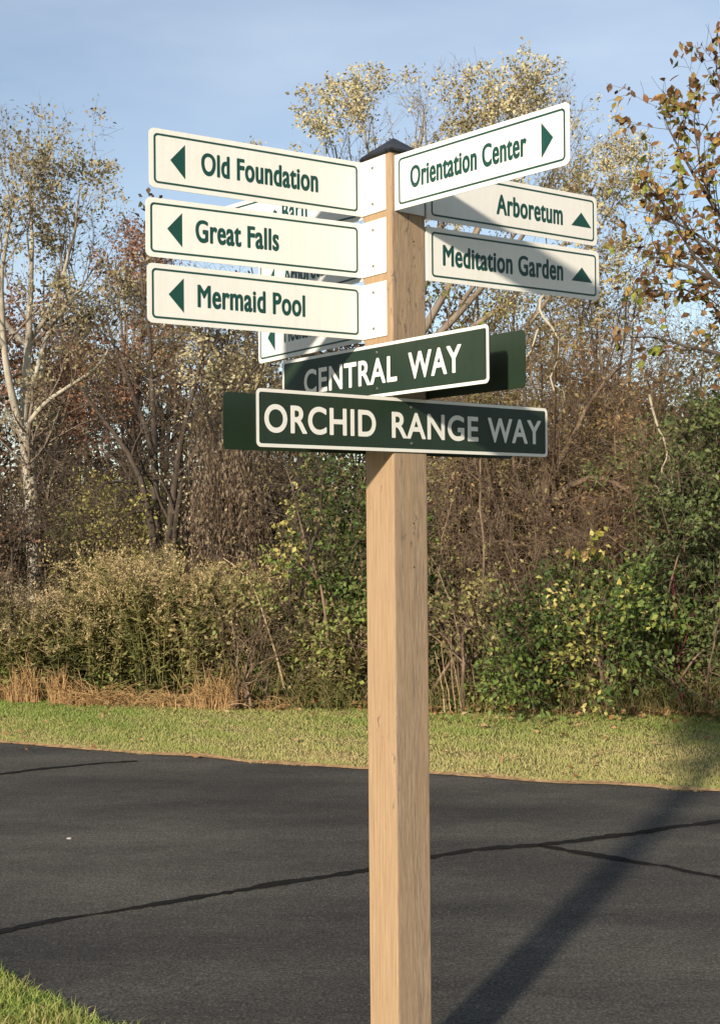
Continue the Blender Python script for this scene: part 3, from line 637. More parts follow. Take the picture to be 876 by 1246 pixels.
# centre tree, trunk behind the post
plant('cream_leaf_tree', 'tall tree with sparse cream leaves rising behind the post cap', 'tree', 15.2, [
    ([(500, by_(15.2)), (496, 640), (490, 520), (487, 440)], .12, .09), ([(487, 450), (455, 370), (425, 280), (408, 220), (402, 178)], .06, .008, [15.2, 14.6]), ([(487, 450), (470, 340), (455, 240), (449, 190), (440, 150)], .06, .008, [15.2, 15.6]),
    ([(487, 440), (492, 330), (503, 230), (513, 180), (518, 132)], .065, .008, [15.2, 15]), ([(488, 440), (520, 340), (548, 250), (560, 190), (564, 138)], .06, .008, [15.2, 15.8]), ([(489, 445), (545, 350), (590, 260), (610, 205), (622, 140)], .06, .008, [15.2, 14.7]),
    ([(490, 450), (570, 370), (635, 290), (672, 230), (686, 172)], .055, .008, [15.2, 15.4]), ([(490, 455), (590, 390), (665, 330), (708, 275), (728, 215)], .05, .008, [15.2, 14.8]), ([(486, 455), (425, 390), (380, 310), (364, 265), (354, 222)], .045, .007, [15.2, 15]),
    ([(486, 470), (420, 430), (350, 430), (290, 450), (255, 490)], .045, .008, [15.2, 13.6]), ([(600, 270), (640, 220), (660, 165)], .025, .006, [14.9, 15.6]), ([(560, 370), (610, 300), (650, 250), (668, 200)], .03, .006, [15, 14.2]), ([(520, 340), (575, 240), (590, 170)], .03, .006, [15.3, 15.9]), ([(640, 400), (700, 320), (745, 270), (765, 225)], .03, .006, [14.6, 15.4]), ([(487, 480), (430, 470), (370, 500), (330, 540)], .035, .008, [15.2, 13.4]), ([(490, 470), (560, 420), (640, 400), (720, 380)], .045, .008, [15.2, 14.4])],
    [dict(per=8, ang=(16, 48), length=(.6, 1.35), wander=.13, trop=(0, 0, .28), m=7, tmin=.32, rr=.42, k=4), dict(per=5, ang=(20, 55), length=(.32, .75), wander=.17, trop=(0, 0, .2), m=5, rr=.55), dict(per=3, **TW)],
    [dict(n=25000, mat=F_PALE, size=(.03, .066), ratio=.62, jit=.035, clump=(2.0, -.12, 6)), dict(n=2500, mat=F_TAN, size=(.03, .055), on=-2, jit=.04)], B_GREY, seed=43, lk=9, wig=.015)

# bare thicket right of the post
def thicket(label, cx, d, tops, n, seed, nleaf=3200, mat=F_OLIVE, size=(.028, .058), bark=B_BROWN, r0=.022, n1=8, n2=7, n3=4, droop=-.05, clump=(2.2, .1), spread=22):
    return plant('bare_shrub', label, 'shrub', d, fan(cx, by_(d), tops, n, d, seed, r0, .008, spread, .6, 1.0),
          [dict(per=n1, ang=(25, 70), length=(.5, 1.25), wander=.3, trop=(0, 0, .03), m=7, tmin=.2, rr=.5), dict(per=n2, ang=(30, 80), length=(.3, .85), wander=.3, trop=(0, 0, droop), m=5, rr=.6), dict(per=n3, ang=(25, 70), length=(.15, .4), wander=.26, trop=(0, 0, droop), m=4, rr=.65)],
          dict(n=nleaf, mat=mat, size=size, ratio=.5, jit=.04, clump=(*clump, seed)), bark, seed=seed, group='bare shrubs of the thicket', parts=('stem', 'branches', 'leaves'))
thicket('tangled brown shrub with crossing twigs right of the post', 575, 12.6, (525, 640, 440, 560), 9, 51, r0=.035)
thicket('tangled grey brown shrub behind the Orchid Range Way sign', 650, 12.9, (590, 720, 390, 520), 9, 52, bark=B_BROWN, nleaf=3600, mat=F_OLIVE)
thicket('tall brown shrub beneath the hanging dead branches', 745, 12.4, (690, 830, 400, 520), 10, 53, nleaf=4200, mat=F_BROWN)
thicket('brown shrub grown through with ivy at the thicket end', 830, 12.2, (790, 930, 440, 560), 8, 54, nleaf=4200, mat=F_OLIVE)
thicket('low dark twiggy shrub left of the wooden post', 330, 12.6, (255, 420, 520, 620), 10, 55, nleaf=1800, mat=F_OLIVE, bark=B_DARK)
thicket('dark twiggy shrub behind the pale trunk', 90, 17.6, (10, 170, 520, 620), 9, 56, nleaf=2600, mat=F_RUSSET, bark=B_DARK)
thicket('tall grey twiggy shrub below the Mermaid Pool sign', 285, 13.6, (225, 350, 420, 520), 9, 57, nleaf=1300, mat=F_PALE, bark=B_DARK, size=(.03, .055))
thicket('dark shrub beyond the withered goldenrod', -75, 13.2, (-150, -10, 560, 650), 7, 58, nleaf=2200, mat=F_RUSSET, bark=B_DARK)
thicket('low grey tangle of twigs at the crooked trunks', 700, 11.8, (600, 800, 560, 680), 12, 151, nleaf=2400, r0=.016, droop=-.1, spread=60)
thicket('low brown tangle of twigs right behind the post', 560, 11.9, (500, 650, 560, 680), 10, 152, nleaf=2400, r0=.016, droop=-.1, spread=40)
thicket('high brown twiggy growth below the Arboretum sign', 690, 14.6, (600, 780, 330, 430), 10, 153, nleaf=5000, mat=F_OLIVE, r0=.03, spread=40)
# crooked old trunks inside it
plant('old_crooked_tree', 'old crooked tree with arching grey limb inside the thicket', 'tree', 11.9, [
    ([(668, by_(11.9)), (660, 720), (659, 667), (664, 625), (672, 594), (668, 560)], .065, .03), ([(668, 615), (683, 597), (705, 585), (733, 581), (758, 595), (776, 616), (792, 650)], .035, .012, [11.9, 11.3]), ([(640, by_(12)), (630, 700), (624, 650), (610, 620), (600, 575), (585, 540)], .05, .014, [12, 11.6]),
    ([(666, 640), (640, 600), (625, 560), (628, 500), (640, 440)], .035, .01, [11.9, 12.4]), ([(670, 590), (690, 550), (715, 500), (750, 465), (790, 450)], .032, .01, [11.9, 12.2])],
    [dict(per=8, ang=(25, 70), length=(.5, 1.2), wander=.22, trop=(0, 0, .04), m=7, tmin=.3, rr=.4), dict(per=6, ang=(25, 70), length=(.3, .75), wander=.25, trop=(0, 0, 0), m=5, rr=.6), dict(per=3, ang=(25, 65), length=(.15, .35), wander=.25, trop=(0, 0, 0), m=4, rr=.6)],
    dict(n=1400, mat=F_BROWN, size=(.025, .05), jit=.04, clump=(2, .1, 3)), B_BROWN, seed=44, lk=8, wig=.02)
# pale barkless branches
def dead(label, limbs, seed, d=10.5):
    limbs = [(l[0], l[1] * .68, l[2] * .7, *l[3:]) for l in limbs]
    plant('dead_branch', label, 'branch', d, limbs, [dict(per=5, ang=(30, 75), length=(.08, .30), wander=.4, trop=(0, 0, -.05), m=6, tmin=.3, rr=.5)], None, B_DEAD, seed=seed, wig=.020, lk=6, group='pale dead branches', parts=('limb', 'twigs', 'leaves'))
dead('pale barkless dead branch hanging below the Meditation Garden sign', [([(690, 330), (663, 361), (645, 377), (656, 398), (675, 413), (675, 438), (666, 463), (670, 478)], .024, .010, [10.9, 10.5]), ([(655, 400), (647, 429), (642, 453), (644, 464), (632, 474)], .014, .006), ([(668, 465), (690, 475), (694, 482)], .010, .005)], 61)
dead('pale barkless dead branch in front of the ivy', [([(790, 480), (799, 512), (809, 536), (808, 554), (802, 568), (804, 583), (797, 590)], .018, .007), ([(809, 553), (817, 564), (822, 572)], .010, .004)], 62)
dead('curled pale dead twig above the yellow leaves', [([(817, 578), (820, 596), (818, 614), (807, 632), (790, 636)], .013, .005), ([(820, 598), (809, 608), (793, 608)], .009, .004)], 63)

# ---- the leafy front of the thicket
def leafy(label, cx, d, tops, n, seed, nleaf, mat, size, name='leafy_shrub', low=None, bark=B_BROWN, clump=-.1, ratio=.6, mat2=None, n2=0, spread=20, by=None, freq=2.5, n1=7):
    lf = [dict(n=nleaf, mat=mat, size=size, ratio=ratio, jit=.05, clump=(freq, clump, seed), up=.9, freq=2.5)]
    if mat2: lf.append(dict(n=n2, mat=mat2, size=size, ratio=ratio, jit=.05, clump=(2.2, .15, seed + 1), up=.9))
    return plant(name, label, 'shrub', d, fan(cx, by or by_(d), tops, n, d, seed, .016, .005, spread, .55, .7),
          [dict(per=n1, ang=(25, 75), length=(.3, .8), wander=.2, trop=(0, 0, .05), m=6, tmin=.15, rr=.55), dict(per=5, ang=(25, 70), length=(.15, .45), wander=.22, trop=(0, 0, 0), m=4, rr=.6)],
          lf, bark, seed=seed, group='leafy shrubs along the front of the thicket', parts=('stem', 'branches', 'leaves'))
leafy('yellow leaved shrub behind the goldenrod and beside the pale trunk', 124, 15.2, (80, 178, 560, 640), 10, 71, 4200, F_YGREEN, (.03, .062), clump=-.15)
leafy('bright green shrub with yellow tips just left of the post', 398, 11.5, (345, 450, 575, 680), 11, 72, 5200, F_GREEN, (.035, .07), mat2=F_YGREEN, n2=1700)
leafy('green shrub reaching out low behind the wooden post', 452, 11.2, (385, 560, 660, 780), 12, 73, 5200, F_GREEN, (.03, .06), mat2=F_OLIVE, n2=1500)
leafy('low green bramble with arching stems right of the post', 560, 10.8, (515, 620, 690, 810), 14, 74, 2600, F_GREEN, (.03, .055), mat2=F_WEED, n2=1200, clump=.15)
leafy('green and yellow leaved shrub below the crooked trunks', 655, 10.7, (600, 715, 660, 820), 16, 75, 4200, F_GREEN, (.035, .07), mat2=F_YGREEN, n2=800, clump=.0)
leafy('yellow green shrub at the lawn edge beside the ivy', 740, 10.6, (680, 800, 710, 830), 16, 76, 4200, F_GREEN, (.035, .07), mat2=F_YGREEN, n2=900, clump=.0)
leafy('tall ivy covered shrub with dense dark green leaves', 850, 11.2, (770, 950, 455, 620), 20, 77, 15000, F_DGREEN, (.03, .06), name='ivy_shrub', spread=40, clump=-.2, freq=3.0, n1=9)
leafy('low dark green growth at the foot of the ivy', 850, 10.5, (780, 940, 660, 800), 14, 78, 6500, F_DGREEN, (.03, .065), name='ivy_shrub', spread=40, clump=-.1)
leafy('green sapling rising behind the shaded post edge', 545, 12.9, (520, 590, 350, 470), 7, 79, 2600, F_YGREEN, (.03, .06), clump=.05)
leafy('small weedy green shrub at the foot of the goldenrod', 300, 10.9, (255, 370, 740, 810), 9, 80, 2200, F_WEED, (.03, .06), clump=.0)

# hanging brown vine
def vine(label, x0, x1, y0, y1, d, n, seed):
    g = np.random.default_rng(seed); P = []
    for i in range(n):
        x = x0 + (x1 - x0) * g.random(); ya = y0 + (y1 - y0) * .5 * g.random(); yb = ya + (y1 - y0) * (.35 + .5 * g.random()); q = d + g.normal(0, .25)
        P.append(poly([W(x, ya, q), W(x + g.normal(0, 5), (ya + yb) / 2, q), W(x + g.normal(0, 9), yb, q)], 10, .012, g))
    P = np.stack(P); root = empty('hanging_vine', (*P[:, :, :2].mean((0, 1)), 0), label, 'vine'); gt = Geo(); gt.add(*tubes(P, np.full(P.shape[:2], .003), 3)); tag(gt.build('stems', B_BROWN, root), kind='stuff')
    A, D = anchors(P, n * 26, .035, g); gl = Geo(); leaves(gl, A, D * .4 + np.array([0, 0, -1.]), (.03, .075), .35, g); tag(gl.build('leaves', F_VINE, root), kind='stuff')
vine('curtain of withered brown vine hanging beside the goldenrod', 232, 326, 500, 700, 12.4, 110, 81)
vine('withered vine strands hanging over the bare shrub', 540, 660, 560, 640, 12.0, 50, 82)

# large yellow leaves of a sapling, pokeweed stalks, dry canes
BIGLEAF = None
def leafmesh(seed, L_=1.0, wd=.62):
    """one broad leaf, midrib folded, edge waved and curled: 20 triangles"""
    g = np.random.default_rng(seed); v, f = [], []
    t = np.linspace(0, 1, 6); wv = np.array([.04, .62, 1, .86, .5, .0]) * wd * .5
    cu = g.uniform(-.5, .5); ed = g.uniform(.05, .4)
    for i in range(6):
        z = -cu * t[i] ** 2 * .5; k = ed * wv[i]
        v += [(t[i], 0, z), (t[i], wv[i] * g.uniform(.85, 1.15), z + k + g.normal(0, .03)), (t[i], -wv[i] * g.uniform(.85, 1.15), z + k + g.normal(0, .03))]
    for i in range(5):
        a, b = 3 * i, 3 * i + 3; f += [(a, b, b + 1, a + 1), (a, a + 2, b + 2, b)]
    return v, f
def big_leaf_set(mats, n=10, seed=0, wd=.62):
    out = []
    for i in range(n):
        v, f = leafmesh(seed + i, wd=wd); me = mesh('leaf', v, f); me.materials.append(mats[i % len(mats)]); me.shade_smooth(); out.append(me)
    return out
def solid_leaf(name, c): 
    m, n, out = newmat(name); t = node(n, 'ShaderNodeTexCoord'); z = node(n, 'ShaderNodeTexNoise', Scale=4.0, Detail=4.0); n.links.new(t.outputs['Object'], z.inputs['Vector'])
    r = ramp(n, [(.35, tuple(x * .6 for x in c)), (.65, tuple(x * 1.25 for x in c))]); n.links.new(z.outputs['Fac'], r.inputs['Fac'])
    p = node(n, 'ShaderNodeBsdfPrincipled', Roughness=.55); p.inputs['Specular IOR Level'].default_value = .25; tl = node(n, 'ShaderNodeBsdfTranslucent'); mxs = node(n, 'ShaderNodeMixShader'); mxs.inputs[0].default_value = .4
    n.links.new(r.outputs['Color'], p.inputs['Base Color']); n.links.new(r.outputs['Color'], tl.inputs['Color']); n.links.new(p.outputs['BSDF'], mxs.inputs[1]); n.links.new(tl.outputs['BSDF'], mxs.inputs[2]); n.links.new(mxs.outputs['Shader'], out.inputs['Surface']); return m
OAKM = [solid_leaf('oak_leaf_' + k, c) for k, c in (('umber', (.16, .085, .038)), ('brown', (.28, .15, .06)), ('tan', (.40, .24, .10)), ('ochre', (.46, .30, .085)), ('olive', (.26, .22, .06)), ('green', (.28, .31, .06)), ('umber_red', (.24, .115, .05)))]
YELM = [solid_leaf('sapling_leaf_' + k, c) for k, c in (('yellow', (.42, .36, .06)), ('lime', (.26, .30, .05)), ('buff', (.40, .26, .10)))]
def put_leaf(me, P, D, size, g, parent, off):
    D = Vector(nrm(D)); N_ = Vector(g.normal(0, 1, 3) + np.array([-.2, -.7, .5])); N_ = (N_ - D * N_.dot(D)).normalized(); S = N_.cross(D)
    o = bpy.data.objects.new('leaf', me); COL.objects.link(o); o.parent = parent
    Mx = Matrix(((D.x, S.x, N_.x, 0), (D.y, S.y, N_.y, 0), (D.z, S.z, N_.z, 0), (0, 0, 0, 1))) @ Matrix.Diagonal((size, size, size, 1)); Mx.translation = Vector(P) - Vector(off); o.matrix_basis = Mx
    return o
YL = big_leaf_set(YELM, 6, 900, .8)
root, aq, g = plant('yellow_sapling', 'thin sapling with large yellow leaves in front of the crooked trunks', 'sapling', 10.6, [([(712, by_(10.6)), (712, 780), (722, 720), (735, 680)], .010, .004), ([(716, 760), (705, 725), (712, 690), (728, 672)], .007, .003)],
    [dict(per=6, ang=(30, 70), length=(.12, .3), wander=.2, trop=(0, 0, 0), m=5, tmin=.35, rr=.6)], None, B_BROWN, seed=91, parts=('stem', 'branches', 'leaves'))
A, D = anchors(aq[-1][0], 34, .02, g)
for i in range(len(A)): put_leaf(YL[i % 6], A[i], D[i] + np.array([0, -.2, -.5]), g.uniform(.07, .11), g, root, root.location)
root, aq, g = plant('vine_sapling', 'low climber with rounded yellow green leaves at the lawn edge', 'plant', 10.35, [([(775, by_(10.35)), (772, 820), (780, 790), (800, 775)], .008, .003), ([(770, by_(10.35)), (755, 810), (748, 780)], .007, .003), ([(700, by_(10.35)), (695, 800), (690, 770)], .007, .003)],
    [dict(per=6, ang=(30, 70), length=(.12, .3), wander=.2, trop=(0, 0, 0), m=5, tmin=.35, rr=.6)], None, B_BROWN, seed=92, parts=('stem', 'branches', 'leaves'))
A, D = anchors(aq[-1][0], 46, .03, g)
for i in range(len(A)): put_leaf(YL[(i % 2) * 3 + 1], A[i], D[i] + np.array([0, -.2, -.5]), g.uniform(.055, .09), g, root, root.location)
plant('pokeweed', 'crimson pokeweed stalks standing in the ivy', 'plant', 10.25, [([(830, by_(10.25)), (828, 830), (823, 790), (822, 735), (818, 700)], .008, .004), ([(826, 800), (836, 770), (838, 740)], .005, .003)], [dict(per=4, ang=(30, 60), length=(.12, .3), wander=.15, trop=(0, 0, 0), m=5, tmin=.4, rr=.5)], dict(n=220, mat=F_GREEN, size=(.04, .09), jit=.05), B_RED, seed=93, parts=('stem', 'branches', 'leaves'), wig=.006)
for k, (lab, lst) in enumerate((('straw coloured dead canes standing right of the post', [([(541 + i * 7, by_(10.6)), (538 + i * 6, 830), (533 + i * 5, 796 - 9 * (i % 3))], .006, .003) for i in range(4)]),
        ('leaning bare cane crossing the weeds left of the post', [([(346, 838), (338, 800), (322, 745), (305, 700), (270, 680)], .012, .004, [10.8, 11.4])]), ('arching reddish bramble canes over the low brush', [([(560, 850), (556, 790), (575, 745), (600, 720)], .007, .003), ([(580, 850), (572, 800), (540, 740), (525, 735)], .007, .003), ([(610, 850), (600, 790), (560, 750)], .006, .003)]),
        ('dead canes standing below the yellow sapling', [([(737 + i * 9, by_(10.4)), (735 + i * 8, 830), (736 + i * 6, 800 - 12 * (i % 2))], .006, .003) for i in range(3)]))):
    plant('dry_cane', lab, 'cane', 10.5, lst, [dict(per=2, ang=(20, 50), length=(.08, .25), wander=.15, trop=(0, 0, 0), m=4, tmin=.4, rr=.5)], None, B_STRAW if k != 2 else B_BROWN, seed=95 + k, parts=('stem', 'twigs', 'leaves'), wig=.006, group='dry canes')

# large-leaved tree at the right edge
root, aq, g = plant('autumn_leaf_tree', 'tree with large curled brown and yellow leaves beside the white arrow signs', 'tree', 9.9, [
    ([(1010, by_(9.9)), (1003, 700), (990, 560), (968, 440)], .13, .08), ([(972, 470), (920, 400), (870, 345), (815, 322), (778, 318)], .035, .006, [9.9, 9.5]), ([(966, 440), (920, 330), (872, 255), (838, 205), (815, 160), (806, 130)], .035, .004, [9.9, 10.1]),
    ([(966, 440), (935, 300), (905, 180), (890, 100), (880, 50)], .035, .005, [9.9, 9.7]), ([(975, 500), (925, 450), (870, 425), (815, 405), (775, 400)], .03, .005, [9.9, 9.6]), ([(962, 430), (905, 320), (850, 285), (800, 262)], .03, .005, [9.9, 10.3]), ([(970, 480), (915, 380), (862, 300), (830, 250)], .03, .005, [9.9, 9.4]),
    ([(964, 430), (950, 260), (930, 120), (920, 20)], .04, .006, [9.9, 10.4]), ([(968, 450), (1010, 330), (1040, 200)], .05, .01, [9.9, 9.6]), ([(870, 345), (840, 300), (812, 250), (790, 215)], .014, .004, [9.7, 9.4]), ([(905, 320), (860, 240), (845, 180), (838, 120)], .016, .004, [9.8, 9.6]), ([(925, 450), (880, 380), (835, 350), (795, 345)], .016, .004, [9.8, 10.2]), ([(905, 180), (880, 130), (868, 70)], .014, .004, [9.8, 9.6])],
    [dict(per=12, ang=(20, 65), length=(.25, .75), wander=.16, trop=(0, 0, .12), m=6, tmin=.25, rr=.5), dict(per=4, ang=(20, 60), length=(.1, .32), wander=.2, trop=(0, 0, .1), m=4, rr=.6)], None, B_DARK, seed=101, lk=8, wig=.012)
OAK = big_leaf_set(OAKM, 21, 300, .58)
A, D = anchors(aq[-1][0], 1150, .02, g, clump=(2.5, -.2, 3)); A2, D2 = anchors(aq[-2][0], 560, .02, g); A = np.concatenate([A, A2]); D = np.concatenate([D, D2]) + np.array([0, 0, -.35])
rel = A - CAM; pxx = 438 + F_PX * rel[:, 0] / rel[:, 1]; pyy = 632 - F_PX * rel[:, 2] / rel[:, 1]
size = g.uniform(.05, .10, len(A)); inframe = (pxx < 884) & (pyy > -10)
order = np.argsort(np.where(inframe, 0, 10) - size / rel[:, 1]); G_rest = {}
crown = link('crown', mesh('crown', [tuple(A[order[0]] + np.array(q)) for q in ((0, 0, 0), (.05, 0, .02), (.02, .02, -.04))], [(0, 1, 2)]), OAKM[0], root)
for k, i in enumerate(order):
    if k < 300: put_leaf(OAK[int(g.integers(0, 21))], A[i], D[i], size[i], g, crown, (0, 0, 0)); continue
    me = OAK[k % 21]; G_rest.setdefault(k % 7, []).append(i)
for c, idx in G_rest.items():
    idx = np.array(idx); gg = Geo(); v0, f0 = leafmesh(300 + c); v0 = np.array(v0); f0 = np.array(f0)
    Dn = nrm(D[idx]); N_ = g.normal(0, 1, (len(idx), 3)) + np.array([-.2, -.7, .5]); N_ = nrm(N_ - (N_ * Dn).sum(1)[:, None] * Dn); S_ = np.cross(N_, Dn)
    for q in range(len(idx)): gg.add(A[idx[q]] + size[idx[q]] * (v0 @ np.stack([Dn[q], S_[q], N_[q]])), f0)
    tag(gg.build('leaves', OAKM[c], root), kind='stuff')

# ---- goldenrod
def front(px): return np.interp(px, [-400, 0, 440, 876, 1300], [12.2, 11.5, 10.65, 10.1, 9.6])
def goldenrod(label, px, w, n, h0, h1, dd, seed, fs=F_GSTEM, fp=F_PLUME, lean=.12, plume=42):
    g = np.random.default_rng(seed); x = px + g.normal(0, w, n); d_ = front(x) + dd + g.uniform(0, .7, n); B = np.array([[*W(a, 700, q)[:2], 0] for a, q in zip(x, d_)])
    H = (h0 - .12) + (h1 - h0 + .22) * g.random(n) ** .9; t = np.linspace(0, 1, 9); ln = g.normal(lean + g.normal(0, .12), .2, (n, 1)) + (x - px)[:, None] / w * .10; ly = g.normal(-.05, .12, (n, 1))
    P = np.stack([B[:, :1] + ln * H[:, None] * t ** 1.6, B[:, 1:2] + ly * H[:, None] * t ** 1.6, H[:, None] * (t - .06 * t ** 3)], -1) + np.cumsum(g.normal(0, .004, (n, 9, 3)), 1)
    root = empty('goldenrod_clump', (*B[:, :2].mean(0), 0), label, 'wildflower', 'goldenrod along the lawn edge')
    gs = Geo(); gs.add(*tubes(P, np.linspace(.0045, .002, 9)[None].repeat(n, 0), 3), np.repeat(np.clip(g.normal(.75, .2, n), 0, 1), 24)); tag(gs.build('stems', fs, root), kind='stuff')
    A, D = anchors(P[:, :8], n * 48, .012, g, tmin=.10); D = D * .3 + nrm(g.normal(0, 1, D.shape) * np.array([1, 1, .25])) + np.array([0, 0, .35]); gl = Geo(); leaves(gl, A, D, (.05, .11), .17, g, upb=.8, seed=seed)
    tag(gl.build('leaves', fs, root), kind='stuff')
    # arching side sprays of the plume
    Q, q = level(P[:, 6:], np.full((n, 3), .002), 6, (30, 80), (.08, .26), .15, (.05, 0, -.1), 5, .05, .8, g)
    A, D = anchors(np.concatenate([Q]), n * plume, .012, g, tmin=.05); gp = Geo(); gp.add(*tubes(Q, np.full(q.shape, .0014), 3), np.full(len(Q) * 12, .4)); leaves(gp, A, D + np.array([0, 0, .5]), (.014, .034), .5, g, seed=seed + 5, freq=2.0)
    tag(gp.build('plumes', fp, root), kind='stuff')
F_PLUME2 = leafmat('withered_plume', [(.20, .15, .09), (.31, .24, .15), (.42, .33, .22), (.33, .27, .14)])
gl_ = ['tan plumed goldenrod clump %s' % q for q in ('below the pale trunk', 'at the middle of the tall stand', 'below the many stemmed tree', 'under the hanging vine', 'leaning over the right hand straw tuft', 'behind the tent shaped straw tuft', 'rising highest in front of the dark trunks', 'at the back of the stand beside the vine')]
for k, (px, w, n, h0, h1, dd) in enumerate(((80, 11, 60, .55, .95, .3), (124, 11, 75, .8, 1.2, .25), (184, 13, 85, .98, 1.40, .2), (234, 10, 70, .75, 1.2, .25), (288, 9, 55, .5, 1.3, .3), (112, 16, 70, .8, 1.12, .8), (160, 18, 90, 1.05, 1.46, .8), (222, 18, 80, .9, 1.36, .8))):
    goldenrod(gl_[k], px, w, n, h0, h1, dd, 110 + k, lean=.10 if k != 4 else -.05)
goldenrod('grey withered goldenrod left of the pale trunk', 12, 16, 80, .55, .95, .3, 121, F_WEED, F_PLUME2)
goldenrod('grey withered goldenrod in front of the dark shrub', -50, 24, 80, .7, 1.2, .4, 122, F_WEED, F_PLUME2)
goldenrod('thin brown weeds between the goldenrod and the green shrub', 335, 22, 70, .5, .98, .35, 123, F_WEED, F_PLUME2, plume=25)
goldenrod('brown seed headed weeds left of the post foot', 395, 22, 70, .35, .8, .15, 124, F_WEED, F_PLUME2, plume=20)

# ---- straw tufts and weeds along the edge
def tuft(name, label, px, dd, n, h, spread, mat, seed, droop=1.0, wid=.004, lean=(0, 0), group=None, cat='grass', rw=.05):
    if name == 'straw_tuft': droop = 2.2
    g = np.random.default_rng(seed); d_ = front(px) + dd; b = np.array([*W(px, 700, d_)[:2], 0.]); t = np.linspace(0, 1, 6)
    B = b + g.normal(0, 1, (n, 3)) * np.array([rw * 2.2, rw, 0]); th = g.random(n) * 6.283; H = h * g.uniform(.45, 1.1, n); s_ = spread * g.uniform(.2, 1.1, n)
    P = np.stack([B[:, :1] + (np.cos(th) * s_)[:, None] * t ** 1.3 + lean[0] * t ** 1.5, B[:, 1:2] + (np.sin(th) * s_)[:, None] * t ** 1.3 + lean[1] * t ** 1.5, H[:, None] * (1.55 * t - (.55 + .62 * droop * g.random((n, 1)) ** 1.3) * t ** 2.2)], -1) + np.cumsum(g.normal(0, .006, (n, 6, 3)), 1)
    P[..., 2] = np.maximum(P[..., 2], .006)
    root = empty(name, (*b[:2], 0), label, cat, group); gg = Geo(); gg.add(*tubes(P, np.array([1, .95, .85, .7, .5, .2])[None] * wid * g.uniform(.5, 1.1, (n, 1)), 3), np.repeat(np.clip(g.normal(.5, .28, n), 0, 1), 15))
    tag(gg.build('blades', mat, root), kind='stuff'); return root
sl = ['tent shaped tuft of golden straw at the lawn edge', 'low mat of golden straw below the goldenrod', 'flattened golden straw beside the tent shaped tuft', 'rounded golden straw tuft below the hanging vine', 'thin straw tuft at the far left of the brush', 'straw tuft under the tallest goldenrod', 'bent straw strewn in front of the green shrub', 'wispy straw tuft between the two larger tufts']
for k, (px, dd, n, h, sp, rw) in enumerate(((30, -.12, 200, .44, .14, .03), (106, -.16, 150, .24, .40, .05), (74, -.10, 150, .40, .15, .03), (266, -.14, 280, .42, .20, .05), (-14, .0, 110, .24, .34, .06), (146, -.10, 110, .20, .36, .06), (318, -.04, 90, .20, .34, .10), (210, -.10, 120, .22, .34, .06))):
    tuft('straw_tuft', sl[k], px, dd, n, h, sp, F_STRAW, 130 + k, group='straw tufts at the lawn edge', rw=rw)
wl = ['weedy grass left of the green shrub', 'weedy grass in front of the green shrub', 'weedy grass against the left side of the post', 'weedy grass right of the post', 'weeds around the dead canes', 'weeds below the bare brambles', 'weeds below the crooked trunks', 'weeds under the yellow sapling', 'weeds under the yellow green shrub', 'weeds in front of the crimson stalks', 'weeds at the foot of the ivy', 'weeds at the far end of the thicket']
for k, px in enumerate((345, 390, 432, 530, 570, 612, 655, 698, 740, 782, 826, 872)):
    g_ = np.random.default_rng(150 + k); tuft('weed_clump', wl[k], px, .10 + .12 * g_.random(), 90, g_.uniform(.25, .6), .42, F_WEED, 150 + k, droop=1.3, wid=.0035, group='weed clumps at the thicket edge', cat='weed', rw=.12)

# low green leaves creeping out to the lawn
g = np.random.default_rng(165); n = 15000; px = g.uniform(300, 1000, n); px = np.where(g.random(n) < .12, g.uniform(-100, 300, n), px); hh = g.random(n) ** 1.6 * .42 * (1 + .5 * vnoise(np.stack([px / 40, px * 0, px * 0], 1), 1.3, 4))
P_ = np.array([[*W(a, 700, front(a) + q)[:2], 0] for a, q in zip(px, g.uniform(-.03, .55, n) + hh * .3)]); P_[:, 2] = np.maximum(hh, .02); keep = vnoise(P_, 4.5, 66) + g.normal(0, .3, n) > .05
for nm, mt, sel in (('ground_ivy', F_GREEN, g.random(n) < .6), ('dry_ground_cover', F_WEED, None)):
    k_ = keep & (sel if sel is not None else ~last); last = sel if sel is not None else last
    gl = Geo(); leaves(gl, P_[k_], g.normal(0, 1, (k_.sum(), 3)) * np.array([1, 1, .5]) + np.array([0, -.5, .2]), (.025, .065), .65, g, upb=1.0, seed=67, freq=4)
    tag(gl.build(nm, mt), {'ground_ivy': 'low green leaves creeping along the foot of the thicket', 'dry_ground_cover': 'low brown leaves along the foot of the thicket'}[nm], kind='stuff')

